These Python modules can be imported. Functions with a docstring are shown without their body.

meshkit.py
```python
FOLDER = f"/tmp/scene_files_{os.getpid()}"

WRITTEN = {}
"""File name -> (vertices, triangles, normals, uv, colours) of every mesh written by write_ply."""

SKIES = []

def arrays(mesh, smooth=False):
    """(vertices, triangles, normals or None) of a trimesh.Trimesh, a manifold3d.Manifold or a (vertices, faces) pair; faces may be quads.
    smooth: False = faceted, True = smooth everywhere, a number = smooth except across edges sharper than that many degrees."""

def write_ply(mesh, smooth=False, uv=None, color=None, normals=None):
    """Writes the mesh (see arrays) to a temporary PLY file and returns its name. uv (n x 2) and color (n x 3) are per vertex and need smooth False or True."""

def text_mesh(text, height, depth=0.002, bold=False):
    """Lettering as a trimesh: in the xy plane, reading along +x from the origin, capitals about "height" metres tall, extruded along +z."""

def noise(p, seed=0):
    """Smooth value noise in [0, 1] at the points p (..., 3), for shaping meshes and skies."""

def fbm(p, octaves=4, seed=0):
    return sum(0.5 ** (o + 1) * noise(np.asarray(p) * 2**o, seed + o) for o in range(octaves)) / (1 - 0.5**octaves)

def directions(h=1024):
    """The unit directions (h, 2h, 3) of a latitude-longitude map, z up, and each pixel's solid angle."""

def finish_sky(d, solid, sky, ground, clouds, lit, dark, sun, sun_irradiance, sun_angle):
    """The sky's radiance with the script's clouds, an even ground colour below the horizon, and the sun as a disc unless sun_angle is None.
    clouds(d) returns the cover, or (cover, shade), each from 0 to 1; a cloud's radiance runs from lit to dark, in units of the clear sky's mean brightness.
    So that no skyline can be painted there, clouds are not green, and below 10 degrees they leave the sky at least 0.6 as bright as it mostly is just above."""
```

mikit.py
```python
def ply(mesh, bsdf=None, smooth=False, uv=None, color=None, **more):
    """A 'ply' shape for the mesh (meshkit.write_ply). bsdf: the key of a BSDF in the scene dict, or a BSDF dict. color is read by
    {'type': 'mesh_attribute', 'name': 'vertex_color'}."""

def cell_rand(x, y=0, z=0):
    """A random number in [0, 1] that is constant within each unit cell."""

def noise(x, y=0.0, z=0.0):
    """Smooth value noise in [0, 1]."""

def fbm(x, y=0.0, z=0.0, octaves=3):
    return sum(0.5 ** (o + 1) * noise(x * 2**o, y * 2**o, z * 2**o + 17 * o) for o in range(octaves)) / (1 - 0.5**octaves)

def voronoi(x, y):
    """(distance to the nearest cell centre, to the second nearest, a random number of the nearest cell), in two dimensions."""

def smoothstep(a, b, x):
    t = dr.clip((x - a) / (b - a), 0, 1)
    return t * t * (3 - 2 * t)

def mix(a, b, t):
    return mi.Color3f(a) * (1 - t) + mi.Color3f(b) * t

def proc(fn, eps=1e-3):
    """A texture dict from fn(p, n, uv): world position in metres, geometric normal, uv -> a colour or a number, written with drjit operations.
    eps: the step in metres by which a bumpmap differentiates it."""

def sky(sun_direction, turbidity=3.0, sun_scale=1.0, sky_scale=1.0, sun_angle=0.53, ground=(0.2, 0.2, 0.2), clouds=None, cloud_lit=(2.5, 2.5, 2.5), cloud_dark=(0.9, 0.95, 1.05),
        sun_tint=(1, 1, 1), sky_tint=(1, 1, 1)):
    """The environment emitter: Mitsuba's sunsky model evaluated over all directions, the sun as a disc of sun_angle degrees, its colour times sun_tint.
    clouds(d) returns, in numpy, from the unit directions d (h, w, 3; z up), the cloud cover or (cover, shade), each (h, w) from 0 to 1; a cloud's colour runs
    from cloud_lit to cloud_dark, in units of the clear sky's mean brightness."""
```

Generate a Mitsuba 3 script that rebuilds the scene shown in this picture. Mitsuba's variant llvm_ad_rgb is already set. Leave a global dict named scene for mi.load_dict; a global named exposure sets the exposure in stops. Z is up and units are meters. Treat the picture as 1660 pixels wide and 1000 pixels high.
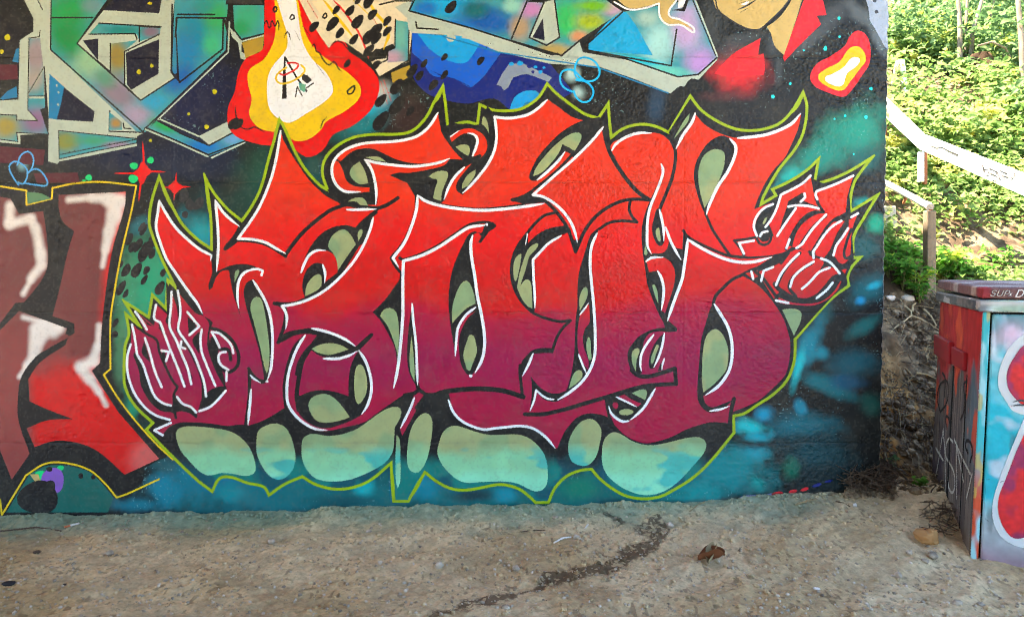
import math, random
import numpy as np, trimesh, shapely, drjit as dr, mitsuba as mi, mikit, meshkit, manifold3d
from shapely.geometry import Polygon, Point
from mikit import noise, fbm, smoothstep, mix, proc
T = mi.ScalarTransform4f
scene, labels = {'type': 'scene'}, {}
rng = np.random.default_rng(7)

# ------------------------------------------------------------------ camera, sky, exposure
EYE = 1.2
scene['camera'] = {'type': 'perspective', 'fov': 69.34, 'fov_axis': 'x', 'near_clip': 0.05, 'far_clip': 400.0,
                   'principal_point_offset_x': 0.0, 'principal_point_offset_y': 0.07,
                   'to_world': T().look_at(origin=[0, 0, EYE], target=[0, 1, EYE], up=[0, 0, 1])}
scene['sky'] = mikit.sky([-0.42, 0.12, 0.9], turbidity=3.5, ground=(0.2, 0.2, 0.12), sky_tint=(1.05, 1.0, .93))
exposure = 5.05

# ------------------------------------------------------------------ helpers
def lin(*c):
    c = np.array(c, float) / 255
    return (np.where(c < .04045, c / 12.92, ((c + .055) / 1.055) ** 2.4) * .85).tolist()

def rgb(c): return {'type': 'rgb', 'value': [float(x) for x in c]}

def add(key, mesh, bsdf, smooth=False, label=None, cat=None, group=None, kind=None, **kw):
    k, n = key, 0
    while k in scene: n += 1; k = f'{key}_{n:03d}'
    scene[k] = mikit.ply(mesh, bsdf, smooth, **kw)
    tag(k, label, cat, group, kind)
    return k

def thing(key, label, cat, group=None):
    k, n = key, 0
    while k in labels or any(s.startswith(k + '__') for s in scene): n += 1; k = f'{key}_{n:03d}'
    tag(k, label, cat, group)
    return k

def tag(k, label=None, cat=None, group=None, kind=None):
    d = {a: b for a, b in (('label', label), ('category', cat), ('group', group), ('kind', kind)) if b}
    if d: labels[k] = {**labels.get(k, {}), **d}

def mesh_of(m):
    a = m.to_mesh(); return trimesh.Trimesh(a.vert_properties[:, :3], a.tri_verts, process=False)

def cat(ms): return trimesh.util.concatenate(ms)

def box(x0, x1, y0, y1, z0, z1, ch=0.0):
    if ch <= 0:
        m = trimesh.creation.box((x1 - x0, y1 - y0, z1 - z0)); m.apply_translation([(x0 + x1) / 2, (y0 + y1) / 2, (z0 + z1) / 2]); return m
    pts = []
    for a in (0, 1):
        for b in (0, 1):
            for c in (0, 1):
                p = np.array([(x0, x1)[a], (y0, y1)[b], (z0, z1)[c]]); s = np.array([1 - 2*a, 1 - 2*b, 1 - 2*c]) * ch
                for k in range(3):
                    q = p + s; q[k] = p[k]; pts.append(q)
    return mesh_of(manifold3d.Manifold.hull_points(np.array(pts)))

def tube(pts, rad, sides=8):
    p = np.asarray(pts, float); r = np.broadcast_to(rad, (len(p),))
    t = np.gradient(p, axis=0); t /= np.linalg.norm(t, axis=1, keepdims=True) + 1e-12
    ref = np.array([0, 0, 1.0]) if abs(t[:, 2]).mean() < .8 else np.array([1.0, 0, 0])
    a = np.cross(t, ref); a /= np.linalg.norm(a, axis=1, keepdims=True) + 1e-12; b = np.cross(t, a)
    ang = np.arange(sides) * 2 * np.pi / sides
    v = (p[:, None] + r[:, None, None] * (np.cos(ang)[None, :, None] * a[:, None] + np.sin(ang)[None, :, None] * b[:, None])).reshape(-1, 3)
    f = []
    for i in range(len(p) - 1):
        for j in range(sides):
            q = [i*sides + j, i*sides + (j+1) % sides, (i+1)*sides + (j+1) % sides, (i+1)*sides + j]
            f += [[q[0], q[2], q[1]], [q[0], q[3], q[2]]]
    n = len(v); v = np.vstack([v, p[0], p[-1]])
    for j in range(sides):
        f += [[n, j, (j+1) % sides], [n + 1, (len(p)-1)*sides + (j+1) % sides, (len(p)-1)*sides + j]]
    return trimesh.Trimesh(v, f, process=False)

def pebble(c, r, seed, flat=.65, sub=2):
    m = trimesh.creation.icosphere(sub); v = np.array(m.vertices)
    v *= (.75 + .5 * meshkit.noise(v * 1.6 + seed * 7.3, seed))[:, None] * (1 + .1 * (meshkit.noise(v * 5 + seed, seed + 3) - .5))[:, None]
    g = np.random.default_rng(seed); v *= np.array([1, g.uniform(.6, .95), flat]) * r
    a = g.uniform(0, 6.28); R = np.array([[np.cos(a), -np.sin(a), 0], [np.sin(a), np.cos(a), 0], [0, 0, 1]])
    return trimesh.Trimesh(v @ R.T + np.asarray(c), m.faces, process=False)

# ------------------------------------------------------------------ ground and bank: one sheet
WY = 3.6                                     # the painted face of the wall
U = 0.003                                    # metres per wall unit
def wx(u): return (np.asarray(u, float) - 830) * U
def wz(v): return EYE + (430 - np.asarray(v, float)) * U
WALL_R = 1.81

def ground_z(x, y, rough=True):
    x, y = np.broadcast_arrays(np.asarray(x, float), np.asarray(y, float))
    q = np.stack([x, y, 0 * x], -1)
    step = lambda a, b, t: np.clip((t - a) / (b - a), 0, 1) ** 2 * (3 - 2 * np.clip((t - a) / (b - a), 0, 1))
    rot = np.stack([x * .8 + y * .6, (y * .8 - x * .6) * 3.2, 0 * x], -1)
    z = .018 * (meshkit.fbm(q * [1.3, 1.3, 0] + 3, 3) - .5) + .030 * (meshkit.fbm(rot * 2.6, 3, 77) - .5) * step(1.6, 2.2, y)
    z = z + step(2.75, 3.6, y) * np.interp(x, [-4, -2.5, -.4, .8, 1.5, 1.9, 3], [-.03, -.03, .022, .036, .095, .11, .12])
    lip = np.exp(-((y - 3.56) / .09) ** 2) * (-.006 + .032 * meshkit.fbm(np.stack([x * 9, y * 4, 0 * x], -1), 4))
    z = z + lip
    bank = np.maximum(y - 3.85 + .25 * (meshkit.fbm(q * [.9, .9, 0] + 9, 3) - .5), 0)
    z = z + 7.0 * np.tanh(.78 * bank / 7.0) * step(1.4, 1.75, x)
    z = np.where((x <= 1.75) & (y > 3.8), z + 4.2 * step(3.8, 4.05, y) * (1 - step(1.45, 1.7, x)), z)
    if rough:
        near = step(1.8, 2.3, y)
        z = z + near * (.026 * (meshkit.fbm(q * [7, 9, 0], 3, 5) - .5) + .015 * (meshkit.fbm(q * [30, 30, 0], 3, 8) - .5))
        z = z + near * .004 * np.maximum(meshkit.noise(q * [60, 60, 0], 4) - .72, 0) / .28
        soil = step(3.55, 3.9, y) * step(1.3, 1.9, x)
        z = z + soil * (.12 * (meshkit.fbm(q * [3, 3, 0], 4, 21) - .5) + .05 * (meshkit.fbm(q * [14, 14, 0], 3, 22) - .5))
    return z

def spaced(*segs):
    out = [np.arange(a, b, d) for a, b, d in segs] + [[segs[-1][1]]]
    return np.concatenate(out)
gx = spaced((-60, -8, 4), (-8, -3.2, .2), (-3.2, 3.1, .011), (3.1, 8, .06), (8, 60, 4))
gy = spaced((-60, -4, 4), (-4, 2.0, .2), (2.0, 3.7, .011), (3.7, 5.6, .03), (5.6, 12, .1), (12, 60, 4))
X, Y = np.meshgrid(gx, gy)
Z = ground_z(X, Y)
nx, ny = len(gx), len(gy)
i, j = np.meshgrid(np.arange(ny - 1), np.arange(nx - 1), indexing='ij')
k = i * nx + j
faces = np.stack([k, k + 1, k + nx + 1, k + nx], -1).reshape(-1, 4)
WET = [(0.658, 3.404, 0.582, 3.293, 0.028), (0.678, 3.308, 0.574, 3.105, 0.034), (0.564, 3.147, 0.464, 3.058, 0.024), (0.539, 3.078, 0.393, 2.95, 0.032), (0.407, 3.013, 0.347, 3.065, 0.014), (0.393, 2.944, 0.241, 2.896, 0.032), (0.241, 2.896, 0.142, 2.849, 0.028), (0.142, 2.849, 0.087, 2.75, 0.015), (0.087, 2.75, 0.0, 2.687, 0.011), (0.0, 2.687, -0.075, 2.647, 0.02), (-0.075, 2.647, -0.161, 2.617, 0.022), (-0.161, 2.617, -0.273, 2.52, 0.012), (0.491, 3.388, 0.445, 3.471, 0.014)]
def soil_color(p, n, uv):
    x, y, z = p.x, p.y, p.z
    big, mid, fine = fbm(x * 2.3, y * 2.3, 1.0, 3), fbm(x * 11, y * 11, 4.0, 3), fbm(x * 60, y * 60, 2.0, 2)
    c = mix(lin(174, 150, 112), lin(200, 179, 143), smoothstep(.3, .7, big))
    c = mix(c, lin(190, 148, 92), smoothstep(.55, .75, mid) * .3 * smoothstep(1.0, -2.0, x + fine))
    c = mix(c, lin(132, 112, 88), smoothstep(.55, .35, mid) * .3)
    grit = fbm(x * 150, y * 150, 6.0, 2)
    c = c * (.60 + .46 * fine + .40 * grit) * (1 - .4 * smoothstep(.70, .82, noise(x * 70 + 9, y * 46, 3.0)) * smoothstep(.4, .6, mid))
    over = smoothstep(.42, .05, 3.6 - y + .25 * (mid - .5) + .2 * (big - .5)) * smoothstep(-3.4, -2.0, x + big) * smoothstep(1.95, 1.1, x)
    c = mix(c, mi.Color3f(lin(84, 136, 124)) * (.7 + .6 * fine), over * .6)
    d = mi.Float(9)
    for ax, ay, bx, by, r in WET:
        t = dr.clip(((x - ax) * (bx - ax) + (y - ay) * (by - ay)) / ((bx - ax) ** 2 + (by - ay) ** 2), 0, 1)
        d = dr.minimum(d, dr.sqrt(dr.square(x - ax - t * (bx - ax)) + .45 * dr.square(y - ay - t * (by - ay))) - 1.02 * r)
    wet = smoothstep(.012, -.010, d + .05 * (mid - .5) + .04 * (fine - .5)) * smoothstep(.28, .42, fine + .25 * (grit - .5))
    c = mix(c, c * mi.Color3f(.30, .28, .28), wet)
    bank = smoothstep(3.62, 3.95, y + .15 * (mid - .5)) * smoothstep(1.2, 1.8, x)
    earth = mix(lin(76, 62, 48), lin(122, 104, 80), smoothstep(.35, .65, mid)) * (.45 + .7 * fine + .4 * grit)
    earth = mix(earth, mi.Color3f(lin(170, 130, 78)) * (.6 + .8 * fine), smoothstep(.5, .7, fbm(x * 4, y * 4, 9.0, 2)) * smoothstep(4.9, 4.2, y))
    return mix(c, earth, bank)
scene['m_soil'] = {'type': 'twosided', 'bsdf': {'type': 'principled', 'base_color': proc(soil_color), 'roughness': .95, 'specular': .15}}
add('ground', (np.stack([X, Y, Z], -1).reshape(-1, 3), faces), 'm_soil', True, kind='structure')

# ------------------------------------------------------------------ paints of the wall
def pl(*c):
    a = np.array(lin(*c)); l = a @ [.3, .59, .11]
    return np.clip((l + (a - l) * 1.22) * (.80 + .2 * min(l / .45, 1)), .003, .82).tolist()
def blobs(u, v, base, items, wob=.35):
    n1, n2 = fbm(u / 34, v / 34, 5.0, 3) - .5, fbm(u / 9, v / 9, 2.0, 2) - .5
    c = mi.Color3f(base)
    for x, y, rx, ry, deg, col, a in items:
        cs, sn = math.cos(math.radians(deg)), math.sin(math.radians(deg))
        du, dv = u - x, v - y
        d = dr.sqrt(dr.square((du * cs + dv * sn) / rx) + dr.square((dv * cs - du * sn) / ry))
        c = mix(c, pl(*col), smoothstep(1.45, .25, d + wob * 2.2 * n1 + wob * .8 * n2) * a)
    return c

BG = [(300,150,100,80,0,(20,27,72),1),(20,60,34,60,0,(14,15,30),1),(235,255,130,36,0,(20,30,66),1),(330,262,60,40,0,(22,34,66),.9),
 (425,285,36,60,0,(26,84,76),.8),(395,330,40,50,0,(24,66,66),.7),(330,340,36,40,0,(26,62,72),.8),(322,376,34,26,30,(40,150,172),.95),(300,352,14,20,0,(42,118,140),.7),
 (250,445,44,60,0,(72,152,128),1),(212,510,30,70,0,(88,150,122),1),(240,480,34,40,0,(60,158,132),1),(198,575,14,60,0,(84,128,106),1),(214,645,14,44,0,(30,142,122),1),(228,366,18,12,-30,(54,118,140),.8),(238,700,30,26,0,(26,70,72),.7),
 (605,172,34,24,-30,(70,160,200),1),(590,205,44,16,-20,(40,124,142),1),(570,225,60,12,0,(34,92,98),.8),(618,150,14,20,0,(190,190,200),.8),(655,190,40,34,0,(74,48,52),.5),(505,285,26,42,0,(32,84,88),.8),(470,250,20,14,0,(34,80,76),.6),
 (1000,170,120,40,0,(24,24,28),1),(1065,172,16,34,10,(52,80,118),.7),(1190,180,120,50,0,(30,30,36),.9),(1196,118,46,34,0,(228,72,78),1),(1180,156,44,10,0,(110,56,64),.5),(1290,160,60,30,0,(26,26,30),.7),
 (1150,40,26,54,20,(62,66,76),.9),(1180,84,30,18,-20,(70,74,86),.8),(1215,62,34,12,-10,(74,78,90),.8),(1252,72,14,24,0,(72,76,88),.9),(1262,112,7,28,0,(66,70,80),.9),(1312,66,44,12,-42,(84,88,100),.9),(1352,24,40,16,-42,(74,78,90),.9),(1392,22,30,12,40,(96,102,116),.9),(1424,62,10,30,-28,(104,112,128),.9),
 (928,120,12,12,0,(190,215,230),.85),(937,150,10,10,0,(190,215,230),.8),(36,267,9,11,0,(150,190,215),.7),
 (1388,212,56,40,-25,(6,146,138),1),(1330,252,60,24,-28,(8,138,134),1),(1284,286,22,14,-20,(34,176,180),1),(1266,302,16,8,-20,(24,136,146),.8),(1402,262,30,24,0,(26,108,116),.8),(1418,300,26,12,0,(34,40,50),.9),(1398,330,16,12,0,(44,164,172),.9),(1420,362,16,16,0,(24,172,152),.9),(1402,402,26,22,0,(36,96,108),.8),(1404,470,30,22,-30,(34,112,128),.8),(1395,487,9,7,0,(24,160,224),.9),(1414,464,12,6,-20,(44,172,204),.9),(1402,528,30,12,-30,(56,124,134),.8),(1332,504,18,20,0,(40,92,102),.8),
 (1312,560,16,44,25,(32,142,172),.9),(1293,600,8,30,14,(0,190,212),1),(1330,572,14,12,0,(42,146,176),.9),(1384,590,40,22,0,(32,98,122),.9),(1342,626,48,14,22,(36,122,142),.9),(1376,620,28,14,0,(34,92,132),.9),(1412,655,18,20,0,(22,88,88),.9),
 (1300,690,60,22,0,(48,112,136),.9),(1238,672,16,14,-30,(0,165,215),.8),(1298,660,9,13,-20,(0,150,190),.75),(1214,692,30,14,10,(0,185,206),1),(1228,708,22,10,0,(20,160,190),1),(1222,736,26,14,0,(72,170,202),.9),(1318,735,60,36,0,(36,76,92),.9),(1330,775,60,24,0,(28,46,56),.9),
 (1180,765,74,44,0,(42,134,150),1),(1282,758,16,20,0,(22,116,104),.9),(1226,782,16,12,40,(20,156,166),1),(1120,800,60,20,0,(44,146,160),1),
 (420,800,160,44,0,(26,116,136),1),(700,800,260,46,0,(24,108,122),1),(960,802,150,40,0,(24,106,112),1),(330,772,64,34,0,(34,118,146),1),(265,792,24,26,0,(52,132,166),.9),(225,818,44,12,0,(42,122,152),.9),(262,752,30,12,0,(24,92,110),.8),(590,786,18,18,0,(0,166,186),1),(690,792,22,22,0,(46,132,162),.9),(820,802,22,12,0,(26,142,172),.9),(765,802,36,10,0,(34,56,70),.9),(935,790,30,18,0,(22,124,112),.9),(1000,816,50,10,0,(36,78,96),.8),(560,812,60,10,0,(28,84,100),.8),(372,800,30,14,0,(40,140,160),.8)]
HB = [(110,22,46,40,0,(66,160,98),1),(150,96,34,40,40,(150,190,160),1),(110,60,30,34,0,(44,148,88),1),(150,10,20,14,0,(120,150,160),.8),(190,150,44,26,40,(144,134,152),1),(222,186,28,20,0,(168,158,184),1),(170,128,20,14,40,(90,160,130),.7),
 (320,50,34,44,0,(56,140,172),1),(350,28,24,32,0,(80,172,118),1),(302,84,26,34,0,(54,134,190),1),(344,72,18,20,0,(92,190,140),.9),(330,10,20,12,0,(70,150,150),.9),(250,165,24,16,0,(74,164,206),1),(292,128,34,24,-40,(36,104,180),1),(266,204,26,10,20,(70,172,104),1),(330,238,34,12,0,(46,124,198),1),(376,226,16,8,0,(120,170,214),1),
 (58,92,20,34,0,(158,148,156),1),(56,130,20,20,0,(168,164,160),1),(12,205,24,20,0,(164,154,92),1),(56,196,26,22,0,(142,116,152),1),(108,230,26,16,0,(140,148,84),1),(150,228,34,10,0,(84,162,132),1),(190,236,26,7,0,(154,144,168),1),(200,50,34,10,0,(58,138,140),1),(245,52,14,10,0,(132,118,142),1),(190,92,18,26,0,(154,140,84),1),(400,30,26,28,0,(84,172,140),1),(390,46,14,14,0,(70,160,110),1),(188,200,12,10,0,(170,140,90),1),
 (720,10,50,20,0,(20,170,226),1),(792,34,54,24,10,(30,100,182),1),(770,16,22,14,0,(30,112,124),1),(742,44,26,10,15,(30,122,204),1),(690,14,20,12,0,(24,110,200),.9),(842,46,18,22,0,(176,156,130),1),(862,16,20,14,0,(190,142,192),1),(830,10,16,12,0,(150,202,192),1),(918,32,22,34,0,(86,190,118),1),(900,82,34,12,0,(178,162,112),1),(956,36,26,18,0,(164,190,84),1),(992,14,18,12,0,(190,162,192),1),(938,60,16,10,0,(206,156,122),1),(960,10,30,12,0,(124,190,72),1),(650,58,12,34,0,(122,182,172),1),(638,94,18,14,0,(194,164,184),1),(492,142,8,8,0,(120,180,150),1),
 (1070,70,30,44,20,(170,216,216),1),(1112,46,28,44,0,(192,172,216),1),(1136,100,28,24,0,(182,152,212),1),(1080,114,44,9,10,(122,202,192),1),(1036,98,44,7,10,(60,192,212),1),(1010,34,16,12,0,(152,202,192),1),(1050,30,20,14,0,(180,210,200),.8)]
def wall_uv(p): return p.x / U + 830, 430 - (p.z - EYE) / U
def c_back(p, n, uv):
    u, v = wall_uv(p)
    c = blobs(u, v, pl(22, 25, 28), BG) * mi.Color3f(1.0, 1.1, .90)
    fl = smoothstep(.86, .92, noise(u / 2.4, v / 2.4, 7.0)) * smoothstep(.56, .72, fbm(u / 40, v / 40, 3.0, 2))
    return mix(c, pl(150, 190, 190), fl * .45)
def c_fill(p, n, uv):
    u, v = wall_uv(p); return blobs(u, v, pl(86, 158, 172), HB, .2)
def wear(u, v): return .90 + .2 * fbm(u / 22, v / 22, 8.0, 3)
def c_red(p, n, uv):
    u, v = wall_uv(p)
    w = v + 60 * (fbm(u / 90, v / 60, 1.0, 3) - .5)
    c = mix(pl(226, 78, 56), pl(224, 62, 40), smoothstep(300, 390, w))
    c = mix(c, pl(206, 22, 28), smoothstep(395, 455, w))
    c = mix(c, pl(172, 34, 74), smoothstep(468, 520, w))
    c = mix(c, pl(152, 29, 82), smoothstep(515, 575, w) * .85)
    c = mix(c, pl(172, 28, 72), smoothstep(590, 660, w) * .7)
    return c * wear(u, v)
def c_pale(p, n, uv):
    u, v = wall_uv(p)
    c = mix(pl(146, 170, 132), pl(164, 174, 132), smoothstep(.4, .6, fbm(u / 40, v / 40, 1.0, 2)))
    w = v + 26 * (fbm(u / 40, v / 30, 6.0, 3) - .5)
    c = mix(c, pl(150, 205, 166), smoothstep(715, 745, w))
    c = mix(c, pl(156, 222, 190), smoothstep(752, 785, w))
    t = smoothstep(.52, .66, fbm(u / 52, v / 26, 3.0, 3)) * smoothstep(715, 745, v)
    return mix(c, pl(84, 182, 178), t * .8) * wear(u, v)
def c_body(p, n, uv):
    u, v = wall_uv(p)
    n1, n2 = fbm(u / 40, v / 40, 5.0, 3), fbm(u / 18, v / 18, 1.0, 2)
    fade = smoothstep(728, 768, v + 34 * (n1 - .5))
    teal = mix(pl(20, 92, 104), pl(22, 128, 122), smoothstep(.42, .6, n1))
    return mix(mi.Color3f(pl(24, 26, 29)) * (.8 + .4 * n2), teal, fade)
SHINE = [(16,334,16,362,6),(16,364,50,354,6),(50,356,58,372,5),(58,370,66,412,6),(66,412,68,428,6),(66,432,50,452,5),(50,454,38,476,2.5),
 (38,514,70,522,3),(70,524,96,532,7),(62,530,86,538,8),(58,534,56,570,8),(70,544,58,562,7),(56,572,44,592,5),(44,592,32,610,2),(112,324,150,320,3.5),(150,320,176,322,6),(176,324,196,326,9),(188,330,186,350,10),(184,350,177,376,7),(177,376,171,404,5),(171,404,166,432,2.5),
 (161,528,159,562,3),(159,562,152,584,5),(152,586,130,594,7),(132,597,146,614,7),(146,614,160,634,4.5),(160,634,172,656,2)]
def c_mauve(p, n, uv):
    u, v = wall_uv(p)
    n1 = 30 * (fbm(u / 30, v / 30, 5.0, 3) - .5)
    c = mix(pl(122, 66, 66), pl(152, 78, 76), smoothstep(420, 620, v + n1 - u * .6))
    c = mix(c, pl(214, 52, 16), smoothstep(0, 26, u + n1 * .3 - (168 - (v - 330) * .085)))
    c = mix(c, pl(216, 28, 30), smoothstep(575, 630, v + n1 + (u - 60) * .15) * smoothstep(38, 62, u - (v - 640) * .06))
    for x1, y1, x2, y2, r in SHINE:
        t = dr.clip(((u - x1) * (x2 - x1) + (v - y1) * (y2 - y1)) / ((x2 - x1) ** 2 + (y2 - y1) ** 2), 0, 1)
        d = dr.sqrt(dr.square(u - x1 - t * (x2 - x1)) + dr.square(v - y1 - t * (y2 - y1))) + n1 * .12
        c = mix(c, pl(232, 226, 220), smoothstep(r * 1.5 + 4.5, r * .55 - 2, d))
    c = mix(c, pl(214, 120, 116), smoothstep(46, 10, dr.sqrt(dr.square(u - 240) + dr.square(v - 745))) * .8)
    return c * wear(u, v)
HEIGHT_H, HEIGHT_V = (93, 296, 507, 718, 930), (-136, 279, 693, 1107)
def relief(p, n, uv):
    u, v = wall_uv(p)
    rough = (.20 + .30 * smoothstep(450, 1000, u) + .25 * smoothstep(520, 250, v) * smoothstep(350, 800, u)) * (.45 + .9 * smoothstep(.35, .65, fbm(u / 110, v / 110, 3.0, 2)))
    h = rough * (.0034 * fbm(u / 3.8, v / 3.4, 1.0, 1) + .0016 * fbm(u / 10, v / 9, 6.0, 2)) + .0016 * fbm(u / 60, v / 40, 2.0, 2)
    h = h - .004 * smoothstep(.80, .93, noise(u / 6, v / 5, 11.0)) * smoothstep(.45, .7, fbm(u / 70, v / 70, 4.0, 2))
    wob = 2.4 * (noise(u / 14, v / 14, 9.0) - .5)
    br = .35 + .9 * noise(u / 22, v / 22, 4.0)
    for s in HEIGHT_H: h = h - .0030 * br * smoothstep(2.6, .3, dr.abs(v - s + wob)) + .0011 * smoothstep(-3, 3, v - s + wob)
    for s in HEIGHT_V: h = h - .0016 * br * smoothstep(2.4, .3, dr.abs(u - s - (v - 500) * -.008 + wob)) + .0006 * smoothstep(-3, 3, u - s + wob)
    return h
def grime(p, n, uv):
    u, v = wall_uv(p)
    g = .08 * smoothstep(.5, .75, fbm(u / 30, v / 30, 7.0, 3)) + .10 * smoothstep(.62, .8, noise(u / 3, v / 3, 3.0))
    for s in HEIGHT_H: g = g + .16 * smoothstep(2.2, .4, dr.abs(v - s + 2.4 * (noise(u / 14, v / 14, 9.0) - .5))) * smoothstep(.4, .6, noise(u / 26, v / 8, 4.0))
    foot = 838 - 20 * smoothstep(150, 700, u) - 25 * smoothstep(950, 1330, u)
    return dr.minimum(g + .5 * smoothstep(4, -8, foot + 4 - v + 10 * (fbm(u / 16, v / 16, 2.0, 2) - .5)), .9)
scene['m_dirt'] = {'type': 'diffuse', 'reflectance': rgb(lin(112, 112, 100))}
def paint_bsdf(color, rough=.5, spec=.28):
    return {'type': 'twosided', 'bsdf': {'type': 'bumpmap', 'arbitrary': proc(relief, 1.5e-3), 'scale': 1.0, 'bsdf':
        {'type': 'blendbsdf', 'weight': proc(grime), 'a': {'type': 'principled', 'base_color': color, 'roughness': rough, 'specular': spec}, 'b': {'type': 'ref', 'id': 'm_dirt'}}}}
SPRAY = {'R': c_red, 'P': c_pale, 'b': c_body, 'H': c_fill, 'M': c_mauve, 'back': c_back}
for s, fn in SPRAY.items(): scene['m_paint_' + s] = paint_bsdf(proc(fn))
scene['m_paint_flat'] = paint_bsdf({'type': 'mesh_attribute', 'name': 'vertex_color'})
FLAT = dict(W=((238,243,246),'white_highlight'), L=((160,184,54),'lime_outline'), K=((24,24,27),'black_line'), G=((182,196,186),'grey_white_outline'), N=((18,22,48),'navy_patch'),
            k=((52,54,58),'soot_grey_patch'), c=((58,132,182),'sky_blue_patch'), s=((196,190,40),'yellow_star'), m=((88,34,46),'maroon_patch'), O=((178,154,84),'ochre_patch'),
            u=((222,214,190),'cream_beam'), p=((240,222,190),'peach_streak'), Y=((226,194,40),'yellow_streak'), F=((224,30,18),'scarlet_flame'), n=((26,42,128),'deep_blue_band'),
            B=((22,104,214),'blue_band'), C=((34,164,230),'light_blue_band'), e=((142,156,176),'steel_grey_patch'), i=((20,170,222),'cyan_triangle'), T=((200,180,128),'tan_patch'),
            q=((44,186,240),'cyan_clover'), h=((104,176,230),'pale_blue_clover'), y=((226,196,14),'yellow_flame'), g=((66,70,80),'charcoal_patch'), Q=((228,72,78),'coral_patch'),
            l=((166,182,202),'pale_grey_patch'), z=((60,220,220),'turquoise_dot'), v=((230,58,18),'orange_star'), D=((60,210,136),'mint_dot'), x=((176,140,136),'rosy_halo'),
            X=((104,146,112),'sage_patch'), a=((20,104,96),'teal_arch'), V=((142,104,194),'violet_disc'), d=((160,160,205),'lilac_daub'))
NAMES = {'R': 'red_letter_fill', 'P': 'pale_green_fill', 'b': 'black_letter_body', 'H': 'misted_letter_fill', 'M': 'brown_and_red_letter_fill', 'back': 'misted_backdrop'}

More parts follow.
